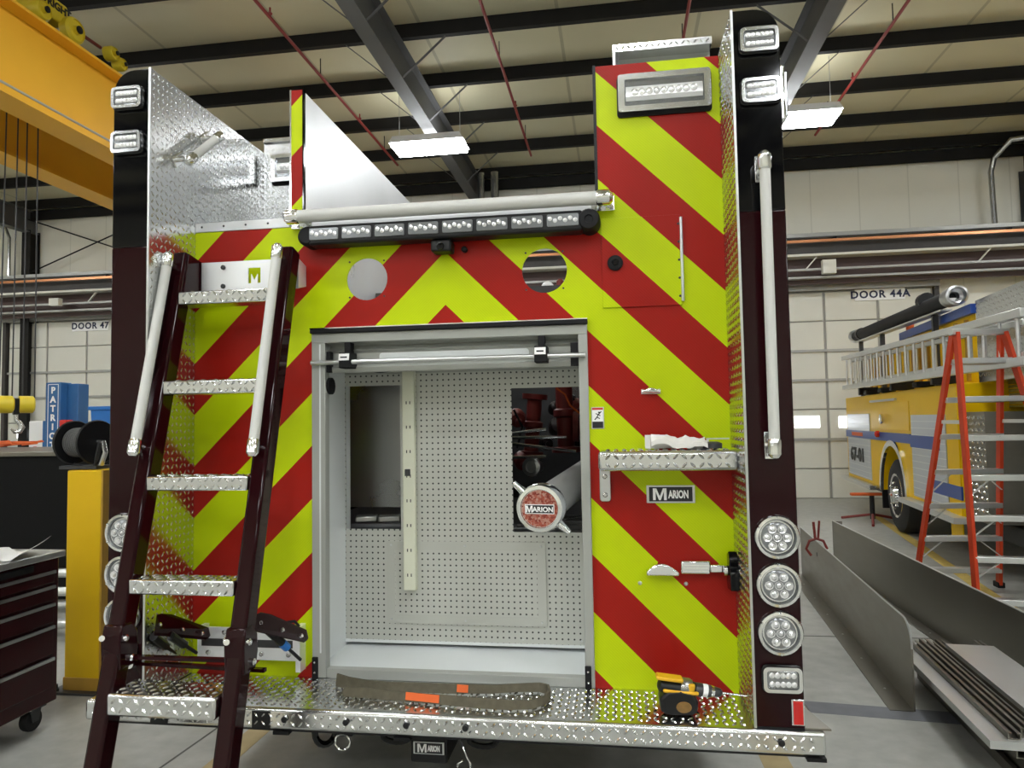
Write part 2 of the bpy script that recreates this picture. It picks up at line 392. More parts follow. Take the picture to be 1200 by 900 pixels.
# crane runway along the far wall
mat('rail_brown', (.075, .045, .04), .6)
run = tag(empty('crane_runway', (0, 11.6, 4.3)), 'grey crane runway beam with copper conductor bar along the far wall', 'runway')
def onrun(name, y0, y1, z0, z1, m): o = obj(name, MB().box(-18, 16, y0, y1, z0, z1), m, run); o.matrix_parent_inverse = run.matrix_world.inverted(); o.location = (0, -11.6, -4.3); return o
onrun('top_channel', 11.30, 11.62, 5.00, 5.10, 'rail_steel')
onrun('web', 11.44, 11.48, 4.66, 5.0, 'rail_dark')
onrun('conductor_bar', 11.26, 11.30, 4.915, 4.965, 'copper')
onrun('bottom_flange', 11.28, 11.64, 4.655, 4.70, 'door_white')
onrun('lower_angle', 11.34, 11.40, 4.39, 4.43, 'rail_steel')
onrun('lower_web', 11.56, 11.60, 4.16, 4.66, 'rail_brown')
onrun('lower_flange', 11.42, 11.64, 4.25, 4.29, 'rail_steel')
onrun('cable', 11.28, 11.31, 5.0, 5.025, 'rail_dark')
for k in range(9):
    x = -14+k*3.05
    o = obj('hanger', MB().bar((x, 11.37, 4.41), (x+.22, 11.37, 4.66), .05, .02, (0, 1, 0)), 'door_white', run); o.location = (0, -11.6, -4.3)
    o = obj('insulator', MB().box(x+.5, x+.56, 11.27, 11.45, 4.94, 5.01), 'rubber', run); o.location = (0, -11.6, -4.3)
bx = at(971, 318, Y=11.3); o = obj('junction_box', MB().box(bx.x-.12, bx.x+.12, 11.22, 11.34, 4.3, 4.56), 'door_white', run); o.location = (0, -11.6, -4.3)
bx = at(66, 353, Y=11.3); o = obj('junction_box', MB().box(bx.x-.12, bx.x+.12, 11.22, 11.34, 4.36, 4.52), 'door_white', run); o.location = (0, -11.6, -4.3)

# sprinkler pipes
for x, lb in ((-3.34, 'thin red sprinkler pipe over the diamond plate side wall'), (-.79, 'thin red sprinkler pipe between the lit lamp and the tall striped panel'),
              (1.63, 'thin red sprinkler pipe just above the tall striped panel'), (4.2, 'thin red sprinkler pipe above the small lit lamp and far door')):
    t = tag(empty('sprinkler_pipe', (x, 5, 6.5)), lb, 'pipe', 'red sprinkler pipes under the roof')
    obj('pipe', MB().tube([(0, -14, 0), (0, 5.0, 0)], .021, 8), 'sprinkler_red', t)
    for k in range(3): obj('sprinkler_head', MB().lathe((0, -3+k*3.0, .02), (0, 0, 1), [(.012, 0), (.03, .03), (.012, .05), (.012, .1)], 8), 'sprinkler_red', t)
    for k in range(3): obj('pipe_hanger', MB().box(-.006, .006, -1.3+k*2.76, -1.29+k*2.76, 0, .25), 'purlin', t)

# high bay lamps: emitters; the far row is in view, the others unseen, some added for brightness
def lamp(x, y, label):
    t = tag(empty('high_bay_light', (x, y, 6.0)), label, 'lamp', 'high bay lamps over the workshop')
    hm = MB().prism([(-.60, 0), (-.54, .1), (.54, .1), (.60, 0)], (0, -.26, .03), (1, 0, 0), (0, 0, 1), (0, .52, 0))
    obj('housing', hm, 'lamp_housing', t)
    obj('added_uplight', MB().box(-.5, .5, -.16, .16, .13, .14), 'added_uplight_glow', t)  # unseen glowing top panel, added to lift the roof lining's brightness
    obj('lens', MB().box(-.57, .57, -.25, .25, -.02, .028), 'lamp_glow', t)
    for s in (-1, 1): obj('hanger_wire', MB().tube([(s*.5, 0, .12), (s*.5, 0, .94)], .004, 6), 'rail_steel', t)
for y, xs in ((8.07, (-13.4, -7.8, -2.2, 3.40, 9.0)), (3.3, (-13.4, -7.8, -2.2, 3.40, 9.0)), (-1.9, (-13.4, -7.8, -2.2, 3.40, 9.0)), (-4.65, (-10.6, -5.0, .6, 6.2)), (-7.4, (-13.4, -7.8, -2.2, 3.40, 9.0)), (-10.2, (-10.6, -5.0, .6, 6.2))):  # the half-offset rows are unseen, added to light the truck's rear
    for x in xs:
        lb = 'unseen white high bay lamp hanging from the roof beyond the edge of the picture'
        if y == 8.07 and x == -2.2: lb = 'glowing high bay lamp at the end of the grey rafter'
        if y == 8.07 and x == 3.40: lb = 'glowing high bay lamp half hidden behind the black post'
        lamp(x, y, lb)

# overhead crane
GX = (-5.07, -6.30); ZG = 4.745
crane = tag(empty('overhead_crane', (-5.7, 3, 4.85)), 'yellow double girder overhead crane bridge', 'crane')
def onc(name, mb, m, p=None): o = obj(name, mb, m, p or crane); o.location = (5.7, -3, -4.85) if p is None else (0, 0, 0); return o
for gx in GX:
    g = onc('girder', MB().box(gx-.008, gx+.008, -2.5, 11.2, ZG+.03, 5.655), 'crane_yellow')
    onc('top_flange', MB().box(gx-.17, gx+.17, -2.5, 11.2, 5.655, 5.685), 'crane_yellow', g)
    onc('bottom_flange', MB().box(gx-.17, gx+.17, -2.5, 11.2, ZG, ZG+.03), 'crane_yellow', g)
    onc('crane_rail', MB().box(gx-.03, gx+.03, -2.5, 11.2, 5.685, 5.735), 'rail_dark', g)
onc('festoon_track', MB().tube([(-4.90, -2.5, 4.83), (-4.90, 11.1, 4.83)], .012, 6), 'rail_steel')
onc('end_truck', MB().box(-6.9, -4.5, -2.75, -2.5, 5.0, 5.5), 'crane_yellow')
onc('end_truck', MB().box(-6.9, -4.5, 11.22, 11.55, 5.12, 5.5), 'crane_yellow')
hoist = tag(empty('hoist_trolley', (-5.7, at(50, 15, X=-5.07).y, 5.735)), 'yellow electric hoist trolley riding on the crane girder', 'hoist')
hy = hoist.location.y
def wheel_at(px, py, r, nm='trolley_wheel'):
    p = at(px, py, X=-5.07)-Vector(hoist.location)
    o = obj(nm, MB().lathe(p, (1, 0, 0), [(r*.5, -.06), (r, -.06), (r, .02), (r*.82, .05), (r*.8, .03), (r*.35, .03), (r*.3, .07)], 20), 'hoist_yellow', hoist)
    obj('hub', MB().lathe(p+Vector((.05, 0, 0)), (1, 0, 0), [(r*.3, 0), (r*.3, .035), (r*.1, .04)], 12), 'black_satin', o)
wheel_at(48, 12, .11); wheel_at(86, 36, .14); wheel_at(141, 76, .08); wheel_at(131, 63, .085)
p = at(66, 12, X=-5.10)-Vector(hoist.location)
motor = obj('motor_case', MB().box(p.x-.7, p.x, p.y-.22, p.y+.17, p.z-.10, p.z+.13), 'hoist_yellow', hoist, bevel=.03)
text('lettering', 'WRIGHT', .11, (p.x+.004, p.y-.02, p.z+.04), 'print_black', motor, rot=(PI/2, 0, PI/2), ext=.002, bold=.004)
q = at(110, 55, X=-5.3)-Vector(hoist.location); obj('frame', MB().box(q.x-.6, q.x+.15, p.y-.3, q.y+.4, .0, .05), 'dark_steel', hoist)
obj('cable_arm', MB().tube([at(92, 38, X=-5.2)-Vector(hoist.location), at(118, 56, X=-5.2)-Vector(hoist.location)], .02, 6), 'red_iron', hoist)
# hook block hanging from the hoist
hb = at(19, 474, X=-5.75)
HS = .55
hook = tag(empty('hook_block', tuple(hb)), 'yellow crane hook block with steel hook hanging by wire ropes', 'hook')
for s in (-1, 1):
    cm = MB().lathe((s*.17, 0, 0), (1, 0, 0), [(.05, -.13), (.17, -.13), (.17, .1), (.13, .13), (.05, .13)], 20); obj('sheave_cover', cm, 'hoist_yellow', hook)
hook.scale = (HS, HS, HS); hook.rotation_euler = (0, 0, .9)
obj('yoke', MB().box(-.05, .05, -.08, .08, -.2, .12), 'black_satin', hook, bevel=.01)
obj('hook_steel', MB().tube([(0, 0, -.18), (0, 0, -.3), (.06, 0, -.36), (.1, 0, -.45), (.06, 0, -.53), (-.02, 0, -.54), (-.08, 0, -.48)], [.04, .035, .05, .06, .055, .04, .015], 10), 'conduit', hook)
for dx in (-.28, -.07, .10, .30): obj('wire_rope', MB().tube([(dx, 0, .1), (dx*.9, 0, (5.4-hb.z)/HS)], .014, 6), 'dark_steel', hook)
# ================================================================== THE FIRE TRUCK IN THE MIDDLE
WF = -.302; ZS = .587; XI = 1.095; XO = 1.25; ZT = 3.0; ZP = 2.43
truck = tag(empty('fire_truck', (0, 0, 0)), 'maroon fire truck rear with red and yellow chevrons and open compartment', 'fire truck')

def treads(name, parent, o, u, v, wd, ht, keep=None, pitch=.028, h=.0034):
    """raised lozenges of tread plate, alternating direction; small pieces joined into one mesh"""
    o = Vector(o); u = Vector(u); v = Vector(v); n = u.cross(v); vs = []; fs = []
    nx = int(wd/pitch); ny = int(ht/pitch); ox = (wd-(nx-1)*pitch)/2; oy = (ht-(ny-1)*pitch)/2; Lh, Wh = pitch*.46, pitch*.15
    for i in range(nx):
        for j in range(ny):
            a = ox+i*pitch; b = oy+j*pitch
            if keep and not keep(a, b): continue
            ang = PI/4 if (i+j) % 2 else -PI/4; ca, sa = math.cos(ang), math.sin(ang); k = len(vs)
            for x, y, z in ((-Lh, 0, 0), (-.45*Lh, -Wh, 0), (.45*Lh, -Wh, 0), (Lh, 0, 0), (.45*Lh, Wh, 0), (-.45*Lh, Wh, 0), (-.5*Lh, 0, h), (.5*Lh, 0, h)):
                aa = a+x*ca-y*sa; bb = b+x*sa+y*ca
                vs.append(tuple(o+u*aa+v*bb+n*z))
            fs += [(k, k+1, k+6), (k+1, k+2, k+7, k+6), (k+2, k+3, k+7), (k+3, k+4, k+7), (k+4, k+5, k+6, k+7), (k+5, k, k+6)]
    mb = MB(); mb.v = vs; mb.f = fs
    return obj(name, mb, 'diamond', parent, kind='stuff', smooth=80)

# ---- rear wall with the chevrons
holes = [circ(-.329, 2.194, .087), circ(.402, 2.194, .089)]
outer = [(-XI, ZS), (-.563, ZS), (-.563, 1.99), (.565, 1.99), (.565, ZS), (XI, ZS), (XI, ZT), (.62, ZT), (.62, ZP), (-XI, ZP)]
rear = obj('rear_panel', MB().sheet([outer]+holes, (0, 0, 0), (1, 0, 0), (0, 0, 1), (0, .008, 0)), 'chevron', truck, label='red and yellow chevron striped rear panel', smooth=20)
for hx in (-.329, .402):
    for dx, dz in ((-.07, .07), (.07, .07), (.07, -.07), (-.07, -.07)):
        obj('rivet', MB().lathe((hx+dx*1.05, -.001, 2.194+dz*1.05), (0, -1, 0), [(.004, -.002), (.004, .002)], 8), 'dark_steel', truck)
obj('panel_edge_trim', MB().box(.608, .62, -.004, .03, ZP, ZT+.004), 'black_satin', truck)
obj('divider_face', MB().box(-.655, -.606, -.004, .0, 2.466, 3.012), 'chevron', truck)
obj('hosebed_divider', MB().box(-.655, -.606, .001, 2.4, 2.09, 3.014), 'white_sheet', truck, label='bright aluminium hose bed divider', bevel=.004)
obj('divider_trim', MB().box(-.662, -.655, -.006, .01, 2.466, 3.014), 'chrome', truck)
obj('divider_trim', MB().box(-.606, -.599, -.006, .01, 2.466, 3.014), 'black_gloss', truck)
obj('top_angle', MB().box(-XI+.004, -.662, -.004, .03, ZP-.002, ZP+.038), 'brushed', truck, bevel=.002)
obj('top_angle', MB().box(-.599, .607, -.004, .05, ZP-.05, ZP+.034), 'white_sheet', truck, bevel=.002)
obj('hosebed_floor', MB().box(-.6, .62, .01, 1.0, 2.05, 2.085), 'brushed', truck)
obj('hosebed_side', MB().box(.622, 1.09, .012, 2.5, 2.05, 2.985), 'white_sheet', truck, bevel=.004)
p = at(430, 345, Y=.9); obj('hosebed_beam', MB().box(-.6, .62, .88, .92, p.z-.05, p.z), 'dark_steel', truck)
p = at(640, 334, Y=.95)
obj('hosebed_tray', MB().box(.2, .6, .93, .96, p.z-.09, p.z-.03), 'white_sheet', truck)
obj('valve_knob', MB().lathe((p.x+.01, .94, p.z-.02), (0, -1, 0), [(.03, 0), (.034, .02), (.02, .05)], 14), 'white_label', truck); obj('drain_fitting', MB().lathe((p.x+.075, .94, p.z-.045), (0, 0, 1), [(.02, 0), (.02, .06), (.012, .07)], 12), 'red_iron', truck)
for k in range(5):
    for (za, xa) in ((2.45, -1.06+k*.1),): obj('screw', MB().lathe((xa, -.005, za), (0, -1, 0), [(.005, 0), (.003, .003)], 8), 'dark_steel', truck)
for k in range(7): obj('screw', MB().lathe((-.5+k*.17, -.005, 2.418), (0, -1, 0), [(.005, 0), (.003, .003)], 8), 'dark_steel', truck)

# ---- corner posts (two tone) and their tread plate inner faces
for s in (-1, 1):
    r = .085; arc = [(XO-r+r*math.cos(a), ZT-r+r*math.sin(a)) for a in [PI/2*k/8 for k in range(9)]]
    up_poly = [(s*XI, 2.297), (s*XO, 2.297)]+[(s*a, b) for a, b in arc]+[(s*XI, ZT)]
    post = obj('corner_post', MB().prism(up_poly, (0, WF, 0), (1, 0, 0), (0, 0, 1), (0, 2.9, 0)), 'black_gloss', truck, label='glossy black upper corner post', bevel=.004)
    post2 = obj('corner_post', MB().box(s*XI, s*XO, WF, 2.6, ZS+.004, 2.297), 'maroon', truck, label='glossy maroon lower corner post', bevel=.004)
    obj('base_seal', MB().box(s*(XI+.004), s*(XO-.002), WF-.003, WF+.2, ZS, ZS+.007), 'rubber', post2)
    y1 = .6 if s < 0 else .03
    pl = obj('wing_plate', MB().box(s*XI, s*(XI-.004), WF-.002, y1, ZS+.003, ZT), 'diamond', truck, label='bright diamond tread plate inner wall')
    kp = (lambda a, b: (a < .30 or b > ZP-ZS+.02))
    if s < 0: treads('tread', pl, (-XI+.004, WF, ZS), (0, 1, 0), (0, 0, 1), y1-WF, ZT-ZS, kp)
    else:     treads('tread', pl, (XI-.004, WF, ZS), (0, 0, 1), (0, 1, 0), ZT-ZS, -WF, None)
    obj('edge_strip', MB().box(s*(XI-.005), s*(XI+.003), WF-.005, WF-.001, ZS+.003, ZT+.001), 'brushed', pl)

# raised box behind the wings on either side
bk = obj('recess_plate', MB().box(-XI, -.66, .60, .606, 2.43, 3.05), 'diamond', truck, label='diamond plate panel set back beside the hose bed')
treads('tread', bk, (-XI, .6, 2.44), (1, 0, 0), (0, 0, 1), XI-.66, .6)
obj('recess_cap', MB().box(-XI, -.66, .585, .66, 3.05, 3.075), 'chrome', truck, bevel=.004)
obj('recess_floor', MB().box(-XI, -.662, .03, .6, 2.40, 2.43), 'brushed', truck)
top = obj('roof_hatch', MB().box(.69, 1.085, .10, .9, 3.105, 3.135), 'diamond', truck, label='diamond plate roof hatch lid')
treads('tread', top, (.69, .10, 3.105), (1, 0, 0), (0, 0, 1), .395, .03, pitch=.024)
obj('hatch_side', MB().box(.69, .70, .10, .9, 3.0, 3.105), 'brushed', truck)
obj('hatch_wall', MB().box(.715, 1.085, .17, .175, 3.0, 3.105), 'alu_frame', truck)
obj('hatch_bolt', MB().lathe((.75, .17, 3.055), (0, -1, 0), [(.012, 0), (.012, .008), (.004, .012)], 10), 'dark_steel', truck)

# ---- tail step
st = obj('tail_step', MB().box(-1.325, 1.31, -.318, .02, ZS-.075, ZS), 'diamond', truck, label='diamond tread plate tail step', bevel=.012)
treads('tread', st, (-1.31, -.305, ZS), (1, 0, 0), (0, 1, 0), 2.61, .305, lambda a, b: abs(a-1.31) < 1.085, pitch=.028, h=.004)
treads('tread', st, (-1.31, -.318, ZS-.068), (1, 0, 0), (0, 0, 1), 2.60, .060, pitch=.028, h=.0045)
for x in (-.53, -.30, -.08, .13, 1.17): obj('step_bolt', MB().lathe((x, -.32, ZS-.035), (0, -1, 0), [(.011, 0), (.011, .006), (.006, .009)], 10), 'black_satin', st)
for x in (-1.02, -.62): obj('reflector_patch', MB().box(x-.035, x+.035, -.3195, -.318, ZS-.07, ZS-.01), 'black_satin', st)
obj('step_underlip', MB().box(-1.3, 1.29, -.30, -.02, ZS-.085, ZS-.075), 'black_satin', truck)
obj('side_apron', MB().prism([(1.25, -.30), (1.33, -.30), (1.252, .05)], (0, 0, ZS+.001), (1, 0, 0), (0, 1, 0), (0, 0, .006)), 'mill_alu', truck)

# ---- round and rectangular lamps on the corner posts
def led_bar(parent, x, z, wd, ht, y, nled, rows=2, name='warning_light', lensm='lens', curved=True):
    b = obj(name, MB().prism(rrect(x, z, wd+.014, ht+.014, .018), (0, y, 0), (1, 0, 0), (0, 0, 1), (0, -.012, 0)), 'black_gloss', parent, bevel=.003, label='clear rectangular warning light')
    obj('bezel', MB().sheet([rrect(x, z, wd+.006, ht+.006, .016), rrect(x, z, wd-.016, ht-.016, .01)], (0, y-.026, 0), (1, 0, 0), (0, 0, 1), (0, .016, 0)), 'chrome', b)
    obj('lens', MB().prism(rrect(x, z, wd-.016, ht-.016, .010), (0, y-.010, 0), (1, 0, 0), (0, 0, 1), (0, -.012, 0)), lensm, b, bevel=.004)
    lm = MB()
    for i in range(nled):
        for j in range(rows):
            xx = x-(wd-.03)/2+(wd-.03)*(i+.5)/nled; zz = z-(ht-.02)/2+(ht-.02)*(j+.5)/rows
            lm.lathe((xx, y-.021, zz), (0, -1, 0), [(.0085, 0), (.0095, .003), (.004, .006)], 8)
    obj('led_cells', lm, 'led', b, kind='stuff')
    return b
for s in (-1, 1):
    for z in (2.882, 2.706): led_bar(truck, s*1.180, z, .120, .078, WF, 6)
    for z in (1.207, 1.051, .897):
        x = s*1.181
        b = obj('tail_light', MB().lathe((x, WF, z), (0, -1, 0), [(.074, 0), (.074, .006), (.069, .018), (.060, .020), (.054, .006)], 32), 'chrome', truck, label='round clear tail light with chrome bezel')
        obj('lens', MB().lathe((x, WF-.002, z), (0, -1, 0), [(.050, 0), (.050, .008), (.045, .012), (.02, .014), (.003, .014)], 28), 'lens_dark', b)
        for k in range(7):
            a = 2*PI*k/6; rr = 0 if k == 6 else .031
            obj('led', MB().lathe((x+rr*math.cos(a), WF-.013, z+rr*math.sin(a)), (0, -1, 0), [(.0145, 0), (.0145, .004), (.009, .002), (.004, .007)], 8), 'led', b)
        for k in range(6):
            a = 2*PI*(k+.5)/6; obj('bezel_screw', MB().lathe((x+.066*math.cos(a), WF-.018, z+.066*math.sin(a)), (0, -1, 0), [(.004, 0), (.003, .004)], 8), 'chrome', b)
    led_bar(truck, s*1.181, .752, .115, .075, WF, 5)
    rf = obj('reflector', MB().box(s*1.208, s*1.248, WF-.006, WF, .603, .686), 'chrome', truck, bevel=.002, label='red rectangular reflector in a chrome frame')
    obj('red_lens', MB().box(s*1.213, s*1.243, WF-.010, WF-.004, .608, .680), 'red_lens', rf)
obj('side_lamp', MB().box(1.25, 1.275, -.26, -.16, 2.62, 2.82), 'chrome', truck, bevel=.01)
obj('side_lamp_lens', MB().box(1.27, 1.285, -.245, -.175, 2.64, 2.80), 'lens', truck, bevel=.004)

# ---- grab rails
def grab(p0, p1, r, name='grab_rail', parent=truck, back=(0, 1, 0), so=.065):
    p0 = Vector(p0); p1 = Vector(p1); d = (p1-p0).normalized(); bk = Vector(back); bk = (bk-d*bk.dot(d)).normalized()
    t = obj(name, MB().tube([p0, p1], r, 16), 'rail_white', parent, label='off white ribbed grab rail')
    for p, sg in ((p0, -1), (p1, 1)):
        e = p+d*(sg*.004)
        obj('end_cap', MB().lathe(e-d*sg*.045, d*sg, [(r+.001, 0), (r+.004, .006), (r+.004, .05), (r*.7, .062), (.003, .064)], 16), 'chrome', t)
        q = p-d*sg*.018
        obj('stanchion', MB().tube([q, q+bk*(so-.006)], [r*.8, r*.62], 12).obox(q+bk*(so-.004), d, d.cross(bk), bk, .045, r*1.15, .005), 'chrome', t, bevel=.002)
    return t
grab((1.173, -.37, 2.455), (1.172, -.37, 1.49), .0175)
grab((-.625, -.085, 2.445), (.655, -.085, 2.445), .026, so=.08)
grab((-1.03, -.142, 2.69), (-1.03, .075, 2.875), .0175, back=(-1, 0, 0), so=.06)

# ---- traffic light bar under the rail
lb = obj('light_bar', MB().box(-.545, .56, -.085, -.004, 2.325, 2.405), 'black_satin', truck, bevel=.01, label='black light bar of eight clear lamps')
obj('end_cap', MB().lathe((.583, -.002, 2.366), (0, -1, 0), [(.043, 0), (.043, .075), (.036, .088), (.016, .09), (.014, .084)], 24), 'rubber', lb)
obj('end_cap', MB().lathe((-.555, -.002, 2.366), (0, -1, 0), [(.040, 0), (.040, .070), (.03, .08)], 24), 'rubber', lb)
for k in range(8):
    x = -.478+k*.1375
    m = obj('lamp_module', MB().prism(rrect(x, 2.367, .122, .048, .006), (0, -.083, 0), (1, 0, 0), (0, 0, 1), (0, -.008, 0)), 'lens_dark', lb, bevel=.002)
    lm = MB()
    for i in range(6): lm.lathe((x-.048+i*.0192, -.091, 2.373-.008*(i % 2)), (0, -1, 0), [(.008, 0), (.009, .002), (.003, .005)], 8)
    obj('led_cells', lm, 'led', m, kind='stuff')
cmr = obj('rear_camera', MB().box(-.04, .042, -.075, -.004, 2.275, 2.322), 'black_satin', truck, bevel=.008, label='small black reversing camera')
obj('camera_lens', MB().lathe((.0, -.075, 2.295), (0, -1, 0), [(.016, 0), (.014, .006), (.004, .007)], 12), 'black_gloss', cmr)
obj('cable_gland', MB().lathe((.083, -.001, 2.292), (0, -1, 0), [(.012, 0), (.012, .02), (.007, .025)], 12), 'rubber', truck)

# ---- scene flood lights
def flood(x0, x1, z0, z1, y, n=9):
    xc = (x0+x1)/2; zc = (z0+z1)/2
    b = obj('flood_light', MB().sheet([rrect(xc, zc, x1-x0, z1-z0, .012), rrect(xc, zc, x1-x0-.05, z1-z0-.045, .004)], (0, y-.03, 0), (1, 0, 0), (0, 0, 1), (0, .03, 0)), 'chrome', truck, bevel=.005, label='chrome framed flood light')
    obj('gasket', MB().prism(rrect(xc, zc-.006, x1-x0+.01, z1-z0+.012, .014), (0, y, 0), (1, 0, 0), (0, 0, 1), (0, -.008, 0)), 'rubber', b)
    obj('lens', MB().box(x0+.025, x1-.025, y-.02, y-.004, z0+.022, z1-.022), 'lens', b)
    obj('reflector', MB().prism([(-.005, z1-.028), (-.028, zc+.016), (-.03, zc-.016), (-.01, z0+.03)], (x0+.03, y, 0), (0, 1, 0), (0, 0, 1), (x1-x0-.06, 0, 0)), 'white_sheet', b)
    lm = MB()
    for i in range(n): lm.lathe((x0+.05+(x1-x0-.1)*(i+.5)/n, y-.029, zc), (0, -1, 0), [(.013, 0), (.014, .003), (.006, .006)], 10)
    obj('led_cells', lm, 'led', b, kind='stuff')
flood(.706, 1.058, 2.795, 2.945, 0)
flood(-1.045, -.70, 2.84, 2.985, .60)

# ---- small door on the right hand tower
hd = obj('access_door', MB().box(.628, .930, -.007, -.001, 2.035, 2.386), 'chevron', truck, bevel=.0015, label='small striped access door')
hg = obj('piano_hinge', MB().tube([(.932, -.008, 2.05), (.932, -.008, 2.375)], .006, 8), 'brushed', hd)
for k in range(5): obj('hinge_screw', MB().lathe((.922, -.007, 2.07+k*.07), (0, -1, 0), [(.005, 0), (.003, .003)], 8), 'dark_steel', hd)
lt = obj('door_latch', MB().lathe((.679, -.007, 2.208), (0, -1, 0), [(.030, 0), (.030, .008), (.024, .012), (.014, .012), (.012, .004)], 24), 'rubber', hd)
obj('keyway', MB().box(.672, .690, -.021, -.015, 2.200, 2.216), 'black_gloss', lt)

# ---- compartment opening
fr = obj('frame_jamb', MB().box(-.563, -.505, -.014, .03, ZS+.002, 1.99), 'alu_frame', truck, bevel=.003)
obj('jamb_groove', MB().box(-.530, -.524, -.0155, -.013, ZS+.1, 1.93), 'grey_paint', fr)
fr2 = obj('frame_jamb', MB().box(.529, .565, -.014, .03, ZS+.002, 1.99), 'alu_frame', truck, bevel=.003)
obj('frame_header', MB().box(-.563, .565, -.016, .03, 1.935, 1.974), 'alu_frame', truck, bevel=.003)
obj('drip_gasket', MB().box(-.565, .567, -.03, .0, 1.974, 1.992), 'rubber', truck, bevel=.003)
obj('gasket_edge', MB().box(-.565, .567, -.03, .0, 1.992, 1.996), 'chrome', truck)
rd = obj('roll_up_door', MB().prism([(.025, 1.940), (.045, 1.925), (.02, 1.905), (.035, 1.895), (.035, 1.845), (.018, 1.835), (.022, 1.815), (.06, 1.815), (.06, 1.94)], (-.505, 0, 0), (0, 1, 0), (0, 0, 1), (1.034, 0, 0)), 'alu_frame', truck, label='raised grey roll up door')
obj('door_recess', MB().prism(rrect(.02, 1.872, .62, .04, .012), (0, .033, 0), (1, 0, 0), (0, 0, 1), (0, .004, 0)), 'grey_paint', rd)
obj('lift_bar', MB().tube([(-.558, -.028, 1.853), (.556, -.028, 1.853)], .010, 12), 'brushed', rd)
for x in (-.41, .385):
    cl = obj('bar_clip', MB().box(x-.026, x+.026, -.042, .03, 1.828, 1.892), 'rubber', rd, bevel=.004)
    obj('clip_hook', MB().box(x-.012, x+.014, -.016, .03, 1.885, 1.935), 'rubber', rd, bevel=.003)
    lbz = obj('clip_label', MB().obox((x-.002, -.045, 1.872), (1, 0, 0), (0, .2, 1), (0, -1, .2), .022, .014, .001), 'white_label', rd)
    obj('print', MB().box(x-.016, x+.012, -.0475, -.0465, 1.868, 1.874), 'print_black', rd)
obj('end_stop', MB().box(-.505, -.488, -.002, .03, 1.815, 1.90), 'rubber', rd)
obj('end_stop', MB().box(.498, .529, -.002, .03, 1.815, 1.905), 'rubber', rd)
obj('track_knob', MB().lathe((-.505, .03, 1.76), (1, 0, 0), [(.035, 0), (.035, .012), (.01, .014)], 16), 'rubber', truck)
for x in (-.549, .540):
    k = obj('door_stop', MB().box(x-.012, x+.012, -.024, -.012, ZS, .672), 'rubber', truck, bevel=.003)
    for z in (.612, .652): obj('stop_screw', MB().lathe((x, -.024, z), (0, -1, 0), [(.005, 0), (.003, .003)], 8), 'chrome', k)
obj('sill', MB().box(-.505, .529, -.008, .03, ZS, .624), 'alu_frame', truck, bevel=.003)
obj('compartment_floor', MB().box(-.56, .56, .0, .36, .60, .622), 'grey_paint', truck)
obj('compartment_side', MB().box(-.560, -.545, .03, .36, .62, 1.99), 'grey_paint', truck)
obj('compartment_side', MB().box(.545, .560, .03, .36, .62, 1.99), 'grey_paint', truck)
obj('compartment_ceiling', MB().box(-.56, .56, .06, .36, 1.93, 1.95), 'grey_paint', truck)
YB = .30
a0 = at(405, 453, Y=YB); a1 = at(470, 620, Y=YB); b0 = at(599, 455, Y=YB); b1 = at(682, 624, Y=YB)
lc = [(a0.x, a1.z), (a1.x, a1.z), (a1.x, a0.z), (a0.x, a0.z)]; rc = [(b0.x, b1.z), (.545, b1.z-.002), (.545, b0.z), (b0.x, b0.z)]
zt = at(500, 437, Y=YB).z
pegp = [(-.545, .648), (.545, .648), (.545, b1.z), (b0.x, b1.z), (b0.x, b0.z), (.545, b0.z), (.545, zt), (-.545, zt)]
peg = obj('pegboard', MB().sheet([pegp, lc], (0, YB, 0), (1, 0, 0), (0, 0, 1), (0, .004, 0)), 'pegboard', truck, label='perforated grey metal back board', smooth=20)
obj('board_edge', MB().box(-.545, .545, YB-.004, YB+.03, .638, .650), 'grey_paint', peg)
obj('top_rail', MB().box(-.545, .545, YB-.002, YB+.02, zt, 1.93), 'alu_frame', peg)
c0 = at(453, 634, Y=YB-.008); c1 = at(641, 735, Y=YB-.008); xc, zc = (c0.x+c1.x)/2, (c0.z+c1.z)/2; W_, H_ = c1.x-c0.x, c0.z-c1.z
cv = obj('access_cover', MB().prism(rrect(xc, zc, W_, H_, .006), (0, YB-.001, 0), (1, 0, 0), (0, 0, 1), (0, -.004, 0)), 'pegboard', truck)
obj('cover_border', MB().sheet([rrect(xc, zc, W_, H_, .006), rrect(xc, zc, W_-.075, H_-.075, .002)], (0, YB-.0075, 0), (1, 0, 0), (0, 0, 1), (0, .0025, 0)), 'board_plain', cv)
for i in (0, .5, 1):
    for j in (0, 1): obj('cover_screw', MB().lathe((xc-W_/2+.02+i*(W_-.04), YB-.008, zc-H_/2+.018+j*(H_-.036)), (0, -1, 0), [(.005, 0), (.003, .003)], 8), 'brushed', cv)
for i in range(5): obj('board_screw', MB().lathe((-.5+i*.25, YB, .668), (0, -1, 0), [(.005, 0), (.003, .003)], 8), 'brushed', peg)
